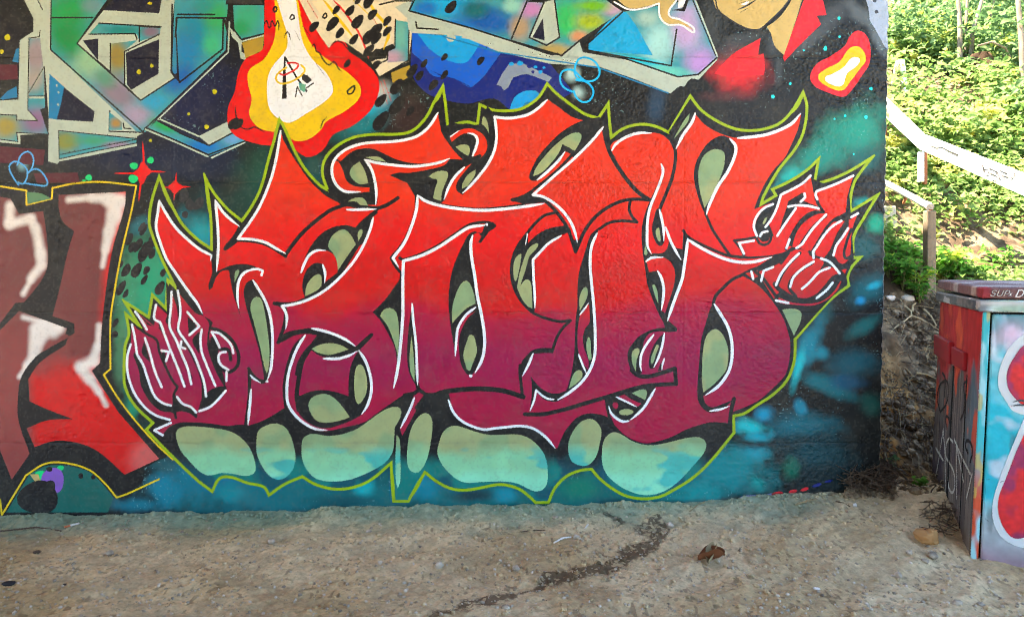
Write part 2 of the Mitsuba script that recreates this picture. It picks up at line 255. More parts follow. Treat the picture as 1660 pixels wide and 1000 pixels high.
def smooth_points(text, closed):
    pts, corner = [], []
    for w in text.split():
        corner.append(w.endswith('*')); a, b = w.rstrip('*').split(','); pts.append((float(a), float(b)))
    p, n = np.array(pts), len(pts)
    if not closed: corner[0] = corner[-1] = True
    out = []
    for i in range(n if closed else n - 1):
        j = (i + 1) % n
        a, b = p[i], p[j]
        L = np.linalg.norm(b - a)
        ta = (b - a) if corner[i] else (p[j] - p[i - 1]) / max(np.linalg.norm(p[j] - p[i - 1]), 1e-6) * L
        k = (j + 1) % n
        tb = (b - a) if corner[j] else (p[k] - a) / max(np.linalg.norm(p[k] - a), 1e-6) * L
        m = 1 if corner[i] and corner[j] else max(2, min(8, int(L / 4)))
        for s in np.arange(m) / m:
            out.append((2*s**3-3*s**2+1)*a + (s**3-2*s**2+s)*ta + (3*s**2-2*s**3)*b + (s**3-s**2)*tb)
    if not closed: out.append(p[-1])
    return np.array(out)

def stroke(q, w, taper):
    d = np.gradient(q, axis=0); d /= np.linalg.norm(d, axis=1, keepdims=True) + 1e-9
    s = np.r_[0, np.cumsum(np.linalg.norm(np.diff(q, axis=0), axis=1))]; L = s[-1]
    h = np.full(len(q), w / 2)
    if taper in ('b', 'e'): h = h * np.clip(.3 + (L - s) / (5 * w), .3, 1)
    if taper in ('b',): h = h * np.clip(.3 + s / (5 * w), .3, 1)
    if taper == 'e': h = h * np.clip(.5 + s / (4 * w), .5, 1)
    parts = []
    for i in range(len(q) - 1):
        a, b = q[i], q[i + 1]
        t = (b - a) / (np.linalg.norm(b - a) + 1e-9); nrm = np.array([-t[1], t[0]])
        parts.append(Polygon([a + nrm*h[i], b + nrm*h[i+1], b - nrm*h[i+1], a - nrm*h[i]]))
        parts.append(Point(b).buffer(h[i+1], 4))
    parts.append(Point(q[0]).buffer(h[0], 4))
    return shapely.union_all([x for x in parts if x.is_valid])

def shape_of(op):
    kind, paint, w, data, taper = op
    if kind == 'E':
        x, y, a, b, r = data
        t = np.linspace(0, 2*np.pi, 20, endpoint=False); c, s = np.cos(np.radians(r)), np.sin(np.radians(r))
        wob = 1 + .06*np.sin(3*t + x) + .04*np.sin(2*t + y)
        u, v = a*np.cos(t)*wob, b*np.sin(t)*wob
        return Polygon(np.c_[x + c*u - s*v, y + s*u + c*v])
    q = smooth_points(data, kind in 'FBC')
    if kind == 'S': return stroke(q, w, taper)
    g = Polygon(q).buffer(0)
    if kind == 'C': return g.buffer(.5 * w, join_style=2, mitre_limit=2.5).difference(g.buffer(-.5 * w, join_style=2, mitre_limit=2.5))
    return g
import shapely
from shapely.geometry import Point
# Painting plan of the wall: wall units (1 unit = 3 mm, origin at the upper left of the painted face).
# F(paint, outline) fills, S(paint, width, line, taper) strokes; '*' marks a corner, other points are smooth.
PLAN = []
def F(p, *outs):
    for o in outs: PLAN.append(('F', p, 0, o, ''))
def S(p, w, *lines, t=''):
    for o in lines: PLAN.append(('S', p, w, o, t))
def E(p, *ells):                     # ovals: x, y, rx, ry, degrees
    for e in ells: PLAN.append(('E', p, 0, e, ''))

# ---- older letters, upper left
F('G', '39,0* 82,0* 82,81* 232,216* 222,221* 222,237* 150,252* 96,262* 93,266* 78,262* 79,192* 73,112* 72,172* 66,178* 79,217* 33,219* 33,234* 0,231* 0,163* 30,162* 32,66* 45,57* 54,52* 54,30*')
F('H', '47,63* 65,62* 70,108* 47,150*', '47,152* 72,112* 71,156* 47,155*', '45,160* 73,160* 73,176* 66,178* 78,217* 27,215* 29,230* 0,226* 0,187* 27,187* 27,196* 61,196* 45,178*', '96,213* 222,224* 222,233* 150,246* 96,258*')
S('K', 1.6, '65,50 64,60* 47,62* 45,178* 61,196* 27,195* 27,187* 0,186*', '47,150* 72,108* 73,156* 46,156*', '73,176* 66,178* 79,218* 27,215* 29,230* 0,226*', '96,212* 222,225* 222,232* 150,246* 96,258* 95,212*', '96,251* 222,226*', '61,0* 69,16*')
F('c', '80,120* 108,145* 100,170* 96,195* 79,192*')
F('N', '104,142* 153,181* 151,198* 92,194* 99,168*')
E('G', (92,139,1.5,2,0), (95,150,1.5,2,0), (94,170,1.8,2,0))
F('N', '183,0* 261,0* 258,22* 168,17*')
F('G', '168,17* 258,22* 262,0* 283,0* 280,30* 276,117* 283,127* 228,163* 213,147* 180,117* 179,99* 159,99* 126,71*')
F('N', '134,66* 159,63* 159,99*', '204,86* 258,64* 257,120* 213,146* 206,138*')
F('H', '160,38* 261,44* 259,56* 226,68* 222,56* 144,56*')
F('G', '145,58* 221,57* 222,64* 180,70* 178,115* 160,99* 160,63*')
F('H', '180,71* 222,66* 201,84* 202,140* 179,117*')
F('H', '84,0* 175,0* 126,71* 228,162* 256,190* 236,214* 222,214* 82,81*')
F('H', '228,162* 283,127* 291,134* 285,30* 361,30* 370,60* 367,83* 253,193* 236,210*')
F('H', '283,0* 370,0* 368,28* 284,29* 287,122* 279,118*')
S('K', 2.2, '83,0* 82,81* 232,214* 236,207*', '175,0* 125,71* 228,163* 283,127*', '84,29* 150,29*', '160,38* 261,44*', '144,56* 219,55* 222,64*', '226,68* 226,43* 258,45*', '258,56* 202,84* 202,140*', '179,71* 179,116*', '178,180* 177,213* 232,215*', '200,200* 201,208* 212,209*')
S('K', 2.8, '279,8* 278,116* 283,124* 287,120* 291,134* 361,80* 362,30* 287,29* 284,60*', '348,24* 288,24*')
S('K', 2.2, '369,30* 367,82* 252,193* 236,208*')
S('G', 2.4, '372,36* 370,85* 254,196*')
F('H', '177,182* 198,198* 198,211* 177,211*')
F('H', '254,196* 294,217* 339,236* 378,215* 396,226* 396,231* 340,253* 288,230* 240,209*')
F('G', '322,221* 368,198* 380,205* 378,214* 339,235*')
S('G', 2.6, '258,193* 322,221*', '236,210* 290,233* 337,254*', '343,256* 397,231*')
S('K', 2.4, '254,195* 294,217* 339,236* 378,215*', '236,207* 288,229* 338,251* 397,229*')
F('G', '372,44* 388,63* 392,66* 391,84* 400,90* 398,98* 390,95* 386,70* 376,60*')
F('k', '367,0* 420,0* 428,8* 366,6*')
F('H', '378,9* 428,8* 428,55* 391,64* 380,50*')
F('O', '392,70* 428,56* 426,82* 398,95* 395,80*')
S('K', 2, '366,7* 428,8*', '379,48* 391,64* 428,55*')
S('G', 2.2, '380,53* 390,68* 427,58*')
E('s', (12,61,5,5,0), (225,117,3.5,4,0), (246,107,3,3,0), (348,149,4,4,0), (306,185,2.5,2.5,0), (335,206,4,3.6,0), (243,6,4,2.5,0), (244,228,2.5,2.5,0), (3,84,3,4,0))
F('m', '0,105* 28,105* 29,129* 0,130*', '0,237* 73,243* 70,268* 0,264*', '54,281* 126,280* 129,296* 60,297*')
F('c', '20,100* 26,80* 31,78* 30,102*', '0,160* 12,148* 27,140* 28,158* 4,162*')
# ---- beam with drips above the flame
F('u', '485,0* 612,0* 640,26* 640,70* 590,90* 560,69* 533,78* 505,40*')
F('p', '505,3* 530,0* 560,30* 585,60* 570,66* 545,40* 525,30*')
S('Y', 5, '524,0 548,30 572,60', '596,0 608,20 630,50 622,80', '572,0 600,26', t='b')
S('F', 3, '540,0 560,22 585,60 598,96', '600,20 617,52', '497,0 515,30', t='b')
F('u', '612,0* 668,0* 663,18* 668,54* 662,100* 615,124* 600,98* 626,95* 629,82* 640,78*')
F('H', '641,33* 662,36* 662,99* 628,102* 630,84* 640,78*')
S('K', 2.2, '641,32* 640,78* 629,83* 628,97* 611,106*', '663,48* 662,98* 616,125*')
F('O', '634,118* 664,106* 668,122* 646,135* 636,134*')
S('F', 2.6, '617,132 628,168', '622,130 634,164', '628,150 640,152', t='b')
# ---- blue bands
F('n', '668,58* 668,120 690,150 720,162 760,168 800,160 826,178* 874,172* 910,160* 930,150* 892,104* 840,90* 780,62*')
F('B', '668,55* 676,52* 695,78 690,92 698,114* 720,126 737,129* 761,141* 782,120 790,100 800,87* 812,86* 795,110 786,122 772,136 762,142 740,130 720,126 700,122 684,100 668,86*')
F('B', '668,56* 700,58* 800,72* 811,88* 795,110 786,122 764,141* 737,128* 716,122 698,114* 683,95* 668,86*')
F('C', '676,54* 719,58* 749,60* 779,69* 764,93 755,102 740,103* 716,94 695,79*')
F('e', '826,103* 850,104* 895,126* 889,133* 853,121 832,126* 824,142* 817,147* 812,140* 805,138* 814,120*')
F('C', '826,178* 835,157 856,147 874,152 866,174*')
F('c', '845,178* 850,168 860,166 862,175*')
E('C', (829,104,4,3,0), (843,103,5,4,0), (868,109,3,2.4,0), (876,117,3.5,3,0), (882,110,2.4,2,0))
E('n', (836,100,3,3,0), (858,108,4,3,0), (864,117,2.5,2.5,0))
# ---- older letters, upper middle
F('H', '668,0* 855,0* 829,66* 760,45* 663,18*', '853,0* 882,4* 859,61* 886,73* 907,62* 899,0* 982,0* 994,9* 1009,19* 940,64* 910,89* 826,64*')
F('H', '1009,20* 1126,0* 1162,93* 1132,120* 1099,125* 1015,96* 952,82* 953,71*')
F('i', '1009,20 1030,40* 1058,90* 952,82* 953,70*')
F('G', '880,4* 899,0* 907,61* 886,74* 858,61*')
F('N', '880,30* 883,66* 863,61*')
F('G', '640,12* 668,0* 663,18* 826,66* 887,87* 910,91* 939,67* 946,84* 1015,96* 1099,126* 1132,121* 1162,93* 1163,97* 1132,130* 1120,128 1109,141* 1102,140 1087,152* 1083,150* 1030,129* 970,108* 892,104* 808,84* 760,64* 719,57* 668,54* 662,48* 660,30*')
S('K', 2.6, '672,0* 663,18* 760,45* 826,66* 887,87* 896,89* 903,87* 910,91* 940,66* 946,84* 1015,96* 1099,125* 1132,121* 1163,93*', '854,3* 829,64*', '882,4* 858,61* 886,74* 907,61* 899,0*', '1009,20* 953,71* 953,82* 1088,107* 1097,48*', '674,36* 676,46* 710,48*', '854,2* 882,4*', '615,8* 640,2* 668,2*')
S('G', 2.4, '1127,0* 1163,92*')
S('K', 2, '1123,0* 1160,90*')
F('C', '719,57* 749,59* 745,66 735,69 725,65*')
E('G', (731,62,8,6,0))
S('c', 2.2, '720,60* 808,85* 970,110* 1083,151*')
F('T', '1000,0* 1021,14 1048,11 1068,5* 1070,28 1082,39 1104,40 1126,50* 1104,33 1084,24 1096,0*')
S('W', 3, '996,4 1021,16 1048,13 1068,6* 1070,28 1082,40 1104,41 1126,51 1104,33 1084,24 1097,0*', t='')
F('K', '1088,17* 1110,19* 1117,0* 1112,0* 1106,14*')
F('W', '1100,0* 1112,0* 1107,12* 1099,14*')
# cyan clovers
S('q', 3.2, '952,132 935,126 932,110 940,95 955,95 968,105 972,120 964,130 950,132 942,126 928,114 912,116 908,130 914,142 930,150', '934,130 952,134 962,148 956,163 945,166 934,158 930,148')
S('h', 2.6, '30,300 20,285 15,270 24,262 38,268 45,280 38,298 30,296', '28,268 34,252 46,246 54,256 52,272 44,282', '44,280 60,274 74,288 76,300 60,300 40,297')
# ---- flame
F('F', '429,0* 428,60 425,81 398,96 386,120 380,150 370,174 370,204 384,222 419,234 446,237 462,240* 476,243 500,255 524,243 540,219 572,204 602,177 615,144 609,120 584,96 566,84 560,70 543,67 533,79* 518,57 500,30 485,0*')
F('y', '445,0* 447,42 443,69 428,96 404,114 402,135 408,162 404,186 419,207 444,214 461,212 476,228 500,226 521,210 528,198 560,180 582,160 584,141 566,120 539,102 512,81 494,51 483,0*')
F('W', '449,0* 458,30 466,60 464,80 440,111 433,135 437,177 455,195 470,199 494,186 530,162 540,146 530,120 506,96 491,69 484,30 480,0*')
F('K', '459,110* 463,109* 465,160* 457,161*')
S('K', 3, '462,93* 480,125* 497,148*', '462,93* 461,115*')
F('k', '488,120* 498,122* 506,130* 498,136* 490,130*')
F('H', '484,134* 496,138* 494,150* 486,146*')
S('F', 2.6, '452,118 458,122 470,118 482,110 483,104 474,102 466,103')
S('y', 3, '464,110 452,118 447,128 455,136 476,131 492,119 494,112 488,106')
S('K', 2, '479,157* 482,141* 490,156*', '497,143* 508,135*')
S('K', 2, '381,172 384,194 392,207 402,210 412,206 418,208 428,214', '428,42 432,34 437,46 441,34 446,44 450,34 452,50', '461,62 466,52 471,66', '505,78 509,72 513,84 518,86 523,96 534,106 541,100 549,112 554,116', '536,76 545,67 555,70 566,82 576,84 590,96 598,108', '519,210 524,196 530,190', '478,50 486,66', '490,42 504,60', '510,100 526,122', t='b')
S('K', 2.6, '563,148 570,142 575,140 572,150 565,153 563,148', '470,30 474,24 477,30 472,32', '443,16 446,11 449,16 445,20 443,16', '523,28 527,22 530,26 526,30 523,28')
# ---- ovals of spray
for x, y, b in ((430,145,1),(530,130,1.3),(550,55,.8),(625,60,1),(665,120,1.3),(725,12,1.2),(745,80,1),(825,115,.9),(825,170,.9),(570,180,.95),(645,215,.95),(725,200,1.35),(765,165,1.3),(765,210,1.1),(725,275,1.1),(758,300,1.15),(765,352,.9),(610,345,.75),(960,385,1.2),(875,470,1.4),(1000,410,.9),(1025,345,.75),(1135,310,.7),(1135,405,.8),(950,470,1.1),(790,545,1.2),(880,570,1.7),(790,655,1.7),(1170,40,1.2),(1330,330,.8),(1075,460,1),(950,600,.9),(22,672,1),(-6,668,1.1),(668,5,.7)):
    E('K', (380+.3*x, .3*y, 10.5*b, 5.6*b, -52))
for x, y, a, b in ((730,565,12,6),(790,565,14,7),(848,565,8,4.5),(835,620,9,4),(945,578,7,4.5),(700,668,13,6),(728,700,8,3.6),(925,668,12,7),(668,868,8,4),(665,935,6,5),(698,530,6,4),(745,385,11,6),(765,430,10,5),(800,420,12,6),(830,470,14,8),(850,440,14,9),(880,470,9,5),(830,330,10,5),(890,400,8,10)):
    E('K', (.28*x, 280+.28*y, a, b, -60))
for e in ((322,330,7,12,35),(308,332,8,9,0),(298,318,8,10,20),(300,348,5,6,0),(298,312,8,5,-40),(230,368,9,4,-50)): E('k', e)
# ---- face and collar, upper right
F('T', '1156,0* 1163,17 1186,35 1212,48 1231,49 1243,40 1266,18 1279,0*')
S('k', 2.4, '1160,0* 1164,16 1186,34 1212,47 1231,48 1244,38 1266,17 1280,0*')
F('T', '1243,44* 1262,30 1279,8 1283,0* 1300,0* 1292,31* 1272,91* 1256,75 1250,55*')
S('k', 2, '1301,0* 1292,31* 1273,88*')
S('k', 2.4, '1196,16* 1210,10 1226,0*', '1198,6* 1214,2*', '1201,20 1212,14', t='b')
F('W', '1201,8* 1210,3* 1216,3* 1209,9*')
F('Q', '1303,0* 1334,0* 1340,25* 1324,26* 1331,40* 1292,78* 1272,100* 1269,94* 1292,31*')
F('Q', '1233,62* 1188,88 1166,110 1158,120* 1180,124 1210,122 1238,122* 1240,112 1238,87* 1229,90*')
F('l', '1404,0* 1443,0* 1439,80* 1434,76* 1418,46* 1410,34* 1408,14*')
E('g', (1421,19.5,3,3,0), (1418,2,3,2.5,0))
F('Q', '1376,62 1389,50 1404,57 1411,78 1409,104 1396,125 1381,146 1368,157 1344,151 1321,140 1313,125 1324,104 1347,91 1370,74')
F('y', '1378,78 1394,77 1404,96 1394,112 1378,133 1365,147 1340,140 1326,125 1339,112 1360,101')
F('W', '1381,94 1394,96 1389,107 1373,120 1365,139 1347,137 1337,127 1350,120 1368,109')
E('z', (1338,79,3,4,0), (1253,157,3,3.2,0), (1281,136,2.2,2.4,0), (1412,144,2.8,2.6,0), (1360,30,2.6,2.6,0), (1361,60,2,2.2,0), (1370,188,2,2.4,0), (1353,193,1.8,1.6,0), (1404,190,2.8,3.4,0), (1384,250,1.6,1.4,0), (1303,82,1.6,1.6,0))
# ---- red stars and dots
S('v', 3, '231,230 233,262 231,282 228,300 225,326', '186,281 215,281 240,278 268,279', t='b')
F('v', '231,262 240,272 246,279 238,286 234,296 228,300 224,290 216,281 224,274')
S('v', 3, '286,280 285,294 282,324', '264,304 283,303 308,303', t='b')
F('v', '284,292 290,298 297,303 290,309 284,315 277,309 272,303 278,298')
E('D', (217,269,7,5.4,0), (244,260,5.5,5.5,0), (216,290,7.5,7,0), (144,288,5.5,5,0), (136,293,3,2,0))
# ---- letters at the left
F('K', '0,302* 43,309* 43,332* 84,322* 85,305* 118,298 162,295 221,301* 213,342 196,414 185,476 179,520 179,598* 168,607* 192,646* 224,687* 256,722* 271,740* 258,745* 224,764* 232,778 206,798* 189,806* 170,783 144,761 106,750 74,751 42,770* 3,834* 0,809*')
F('M', '0,319* 17,322* 31,347* 70,342* 76,386 77,431 64,459 39,490* 25,491* 0,524*')
F('M', '0,535* 31,504* 109,532* 106,541* 112,545 99,553 76,566 58,578 35,610 29,646 30,681 48,735* 19,777* 0,729*')
F('M', '95,316* 204,311* 202,336 182,406 171,476 165,532 162,588* 149,601* 192,668* 258,743* 202,769* 160,732 128,718 90,714 56,724* 43,694* 77,681 118,679* 74,662 48,650* 46,614* 64,588 106,559* 112,545 121,540* 120,524* 85,512* 98,462 109,412 120,375* 101,358 95,336*')
S('y', 3, '0,302* 43,309* 43,332* 84,322* 85,305* 118,298 162,295 221,301* 213,342 196,414 185,476 179,520 179,598* 168,607* 192,646 224,687 256,722 280,744', '258,776 206,800 189,806* 170,783 144,761 106,750 74,751 42,770* 3,834* 0,809*')
F('X', '43,311* 68,314 83,322* 45,331*')
F('a', '48,768* 74,755 106,754 144,764 168,786 184,806* 175,830* 10,830*')
E('D', (66,770,10,8,0), (98,758,6,4,0))
F('T', '48,768* 62,768* 66,784 58,782*')
E('V', (86,778,19,20,0))
E('K', (80,788,10,10,0), (62,806,32,28,0), (80,760,5,4,0), (131,771,4,4.4,0), (151,773,3.6,3.6,0))
# ---- the large piece: lime outline, black body
BODY = '258,287* 274,324 284,344 296,364 320,388 343,404* 342,360 338,320 332,286* 340,302 352,320 370,340 392,358* 406,338 420,312 428,288 435,260 445,225 453,194* 460,206 470,228 480,250 496,276 518,300 531,308* 523,284 524,266 533,249 552,233 576,222 608,218 640,218 662,215 677,206 693,187 704,165 718,140* 722,168 726,207* 744,200 758,198 774,202* 778,170* 797,178 816,180 840,178 858,170 874,157 887,136* 900,150 920,166 948,185 970,192* 986,168* 988,196 991,223* 1008,210 1028,203 1048,202 1068,207 1084,215* 1119,156* 1136,178 1160,195 1188,208 1214,212 1240,209 1264,200 1284,180 1302,150* 1308,172 1303,212 1290,240 1262,276 1238,318 1234,331* 1258,317* 1252,307* 1280,294 1308,276 1327,258* 1320,299* 1350,290 1380,276 1414,255* 1396,278 1384,298 1378,330 1380,342* 1423,316* 1400,354 1384,384 1383,418* 1395,417* 1380,434 1374,450 1376,463* 1350,482 1320,514 1289,550* 1289,570 1286,591 1275,617 1252,640 1226,657 1206,670 1189,674* 1190,701* 1152,747 1123,774 1093,793 1071,804 1044,808 1017,804 995,793 973,776 959,760* 941,762 919,771 900,790 889,814* 868,814* 860,806 843,793 822,786 806,785 780,790 752,794 730,791 708,780 689,765* 676,786 662,812* 638,812* 636,788 634,750* 600,778 570,790 540,792 510,784 490,772* 462,784 436,802* 428,789 400,782 374,773 356,775 344,796* 320,778 280,740 237,696* 248,685* 224,663 210,644 202,623 201,604 203,560 209,540 204,509* 226,528* 202,489* 241,514* 247,478* 269,500* 272,454* 284,465* 276,448 266,428 254,400 246,378 242,364 243,342 248,318'
PLAN.append(('B', 'b', 0, BODY, ''))
PLAN.append(('C', 'L', 4.7, BODY, ''))
S('L', 6, '258,289 274,326 283,344', '332,288 337,318 340,350', '454,196 448,212 443,232', '718,142 712,156 700,172', '887,138 880,149', '1303,152 1292,172 1276,190', '634,752 637,790 640,811', '688,768 676,788 663,811', t='b')
# ---- red letters
F('R', '258,331* 268,346 284,370 304,390 324,406 344,416* 351,440* 353,400 352,368 350,340 349,326* 360,342 374,356 388,367* 388,387* 419,340 438,296 448,260 455,212* 459,226 469,244 483,266 499,289 515,306 531,319 554,331* 612,330* 610,310 604,280 590,258* 624,266* 656,270 690,269 729,258* 720,268 690,276 660,281* 631,284* 668,300* 678,316* 690,325 712,333* 719,325* 728,302 738,286 753,271* 774,258* 796,256* 802,242 805,222 803,203* 802,190* 824,192 840,190 856,186 872,176 887,161* 904,173 928,190 948,196* 920,250* 978,205* 980,214* 986,240 1000,260* 990,236 1016,222 1036,216 1056,215 1074,219 1086,230 1092,244* 1108,218 1122,198 1127,185* 1140,200 1158,212 1180,221 1200,224 1220,222 1244,218 1266,210 1284,200 1299,184* 1294,208 1284,232 1272,256 1254,276 1240,298 1228,324 1222,342 1219,362 1224,386* 1266,412* 1262,424* 1204,447* 1226,460 1244,478 1258,496 1270,516 1278,536 1281,556 1280,580 1273,607 1252,630 1226,651 1189,667* 1184,686* 1176,685 1152,684 1132,689 1112,696 1088,708 1066,715 1048,718 1030,714 1012,704 996,688 986,676* 971,671 952,670 936,676 924,688 914,702 903,727* 892,716 880,704 864,694 844,690 820,692 800,693 786,696 764,690 746,680 732,664 727,640* 696,639* 684,648* 652,706* 648,694* 664,664* 672,636* 656,639 636,652 616,666 590,684 560,692 530,698 512,695 494,686 478,672 466,656 461,661* 440,674 420,684 404,689* 384,688 370,690 340,686 310,684 290,685 274,692 264,704* 252,697* 277,682* 253,673 235,660 219,639 210,617 206,596 207,575 212,558* 214,526* 237,540* 219,504* 250,528* 253,493* 278,516* 278,473* 287,498* 289,474* 318,508 329,511* 322,494 308,476 290,450 276,428 270,420 260,394 253,368 255,344')
# C hook cavity of the first letters
F('b', '598,304* 576,303 562,294 556,276 558,260 568,248 581,242 602,241 616,246 632,254 650,261 672,265 704,264 690,268 656,270 624,266 592,259* 602,272 608,290 611,310 610,332* 554,334* 530,308* 541,305 554,309 576,312 598,311*')
F('R', '710,184* 696,205 678,220 656,227 632,230 608,231 584,234 560,243 546,256 552,262* 568,248 581,242 602,241 616,246 632,254 650,261 672,265 704,264 729,258* 754,259* 741,246 723,227 715,213*')
F('R', '538,276 542,292 552,304 576,312 599,311* 599,304* 576,302 562,293 556,276 548,262 542,262')
F('P', '567,282 570,272 583,262* 592,278 597,297* 584,299 573,292', '593,255* 612,254 626,262* 608,260', '564,327* 572,322 580,320 590,322 597,334* 584,333* 578,327')
S('b', 6, '463,413* 475,396 490,378 505,364 520,352 534,342 548,336 562,332 580,335 612,338* 628,332 645,321')
S('b', 4.6, '386,390 408,391 430,396 450,407 463,416*')
F('b', '393,360* 386,368* 378,382 364,399* 362,404 366,406 378,398 388,390*')
S('b', 7, '345,410* 347,432 348,446*')
F('b', '344,412* 348,446* 352,440* 360,436 372,431 390,428 408,430 426,438* 408,437 394,442 386,458 384,480 387,499* 390,514* 384,494 378,476 374,456 371,438* 360,439 350,450 344,466 339,470* 338,462 344,444*')
F('P', '380,458* 381,442 385,437 388,440 383,452')
# blade and pale pieces right of the hook
F('b', '631,284* 648,280 666,281 690,278 708,273 728,268 754,258* 776,252* 778,258* 752,272* 738,286 728,302 722,313 720,326* 704,324* 692,317* 696,306 699,298* 684,290 660,285')
F('P', '695,286* 706,279 718,277 726,280 725,290 720,302 716,314 715,326* 702,322* 705,306 709,292 702,290*')
F('b', '776,254* 790,238* 801,240* 792,262 776,284 760,304 750,316* 740,308 741,296 754,278 768,262')
F('P', '749,306* 749,300 758,284 771,275* 770,284 758,302*')
F('b', '722,205* 735,200 758,203 778,202* 790,172* 800,184* 803,203* 805,222 802,242 790,262* 776,258* 754,262* 741,246 723,226*')
F('R', '729,222* 744,212 760,208 774,212 786,222 790,237 787,248 779,256* 766,253* 773,235 772,222 758,216 744,221 732,231*')
F('P', '738,238* 752,234 760,237 762,245 759,253* 747,246', '781,201* 782,192 785,189 790,198 793,217* 788,208*')
S('b', 5, '723,206 725,222 734,238 742,247 754,258 766,257 778,253')
S('b', 6, '662,294* 668,304 676,318*', '668,302* 684,314 712,331')
S('b', 4.5, '675,317 674,340 664,372 652,396 634,418* 640,430 648,440*')
S('b', 4, '676,316* 690,324 712,331 740,336 780,339 816,336 850,332*')
F('b', '668,298* 676,312 690,322 684,326* 674,318*')
# stroke lines and leaves of the middle letters
S('b', 4.6, '648,418 653,421 684,411 712,397 736,381 760,365 776,361 792,361 802,366 793,372 786,381 778,392')
F('b', '786,362* 802,364* 803,368 794,372 786,382 779,392* 780,383 774,377 766,382* 763,392* 764,420* 771,470 780,508 785,540 785,566 778,590 766,606 763,609* 757,606 748,592 745,576 744,552 748,535 758,516 771,504* 750,516 742,532 739,550 738,578* 734,550 730,524 727,490 729,460 734,436 744,410 752,394 760,380 770,375 780,378')
F('R', '771,503* 757,512 747,532 743,556 741,570* 741,550 744,532 752,516')
F('P', '733,524* 733,500 738,480 746,462 756,455 764,464 770,484 771,492* 756,500 740,516', '764,542 772,558 773,570 766,590 760,601 754,588 751,576 756,556')
F('b', '604,506* 624,486 640,464 648,452 648,440* 654,440* 653,500 651,540 646,582 644,590* 640,564 630,542 616,518')
F('P', '616,512* 622,502 632,499 641,504 645,516 647,540 645,576* 638,552 628,528')
F('b', '668,488* 670,520 674,548 676,580 677,626* 670,618 662,598 660,570 662,536 665,512')
F('P', '667,544* 670,570 672,600 672,618* 666,604 664,588 664,576')
S('b', 6, '656,640 672,637 680,632 688,638 700,642*', '676,622 679,632*')
S('b', 8, '694,644* 720,635 740,632 770,630 800,631 820,634 836,639 848,643')
F('b', '728,638* 690,636* 672,660* 690,690* 760,690* 746,680 734,664')
S('b', 5, '847,643 845,624 843,606 843,592')
F('b', '842,600* 846,586 854,576 864,567 880,564 896,565 897,572* 884,572 866,573* 858,590 847,610*')
S('b', 4.6, '895,570* 898,560 903,546 912,532 925,519* 908,521 886,516 866,508 854,498 840,480 831,458 829,436 832,416 840,398 850,384 866,364 882,350 902,344')
F('b', '828,440 829,420 838,400 850,384 856,384* 856,394* 870,381 890,370 908,367 920,366 926,376* 910,381 890,393 877,406 862,421* 864,450 867,500* 866,508* 854,498 840,480 832,460')
F('P', '833,450 832,434 835,420 844,411 845,416 841,440 836,456', '870,394* 873,396 868,405 858,416 853,434 843,464* 852,453 859,455 862,470 863,500* 855,496 846,484 838,466* 842,444 848,424 855,406 862,398')
F('R', '858,386* 862,374 874,360 890,350 902,348* 912,356 918,365* 905,367 888,371 872,378')
# second tall letter: leaf, flag lines
F('b', '862,274* 870,258 886,238 906,218 926,204 948,194* 972,190* 980,204* 931,257* 920,246* 904,270 884,287 870,293 860,292 858,284')
F('P', '864,286* 868,274 884,252 904,232 924,218 938,215 943,222 932,245* 912,234* 906,248 894,264 878,280')
F('R', '917,246* 928,251* 905,274 888,290 866,305* 872,293* 890,278 906,262')
S('b', 4.6, '930,248 910,270 890,288 866,307')
F('b', '866,305* 850,315 840,319 828,322* 828,326 836,327 850,331 876,329* 886,328* 880,320* 864,317*')
S('b', 5.4, '866,320 882,325 898,339 910,354 920,370 928,392 933,408* 939,394 948,374 964,353 984,337 1008,326 1030,323 1052,324')
F('b', '926,388* 932,408* 934,412* 942,390*')
S('b', 6.4, '978,196 980,216 986,240 993,256 1004,274 1020,296 1036,313 1054,325')
S('b', 4.6, '1022,325 1020,340 1026,353 1033,360* 1010,358 988,361 972,371')
F('b', '972,368* 958,380 952,396 946,416 939,440 936,472 936,496 933,520 932,550 931,570 928,596 924,614 917,634 908,641* 920,641* 938,625 950,611 958,597 965,578 966,550 964,520 962,490 959,460 957,436 957,412 960,396 968,378')
F('R', '940,512* 950,498 955,493* 956,522 949,532 945,546 947,564 954,584 954,600* 946,590 938,572 936,550 937,528')
F('P', '940,504* 939,484 944,470 950,465 953,474 950,486', '950,558* 954,546 957,550 958,570 957,584 952,572', '922,630* 928,610 934,601 942,600 944,610 936,620')
F('b', '860,609* 868,620 880,631 894,637 908,637 918,633 922,638* 904,650 884,648 870,636 866,634* 864,650 858,668* 862,640 862,620')
S('b', 6.6, '851,671* 880,671 900,667 920,662 940,656 960,650 984,643 1010,635 1030,629 1050,625 1072,623 1096,622* 1094,597* 1070,605 1050,610 1034,608 1024,600')
F('b', '984,640* 1010,632 1050,624 1064,624* 1055,645 1044,661 1030,675 1010,684 998,678 988,666*')
F('b', '980,644* 990,642* 988,668 996,688* 986,678* 982,660*')
F('R', '1002,643* 1012,639* 1026,648 1040,654* 1034,659* 1016,650*', '995,652 1002,654 999,663 993,657')
F('P', '1024,637* 1036,632 1046,631 1049,637 1046,648*', '1003,668 1010,663 1020,663 1027,667 1020,672 1008,672')
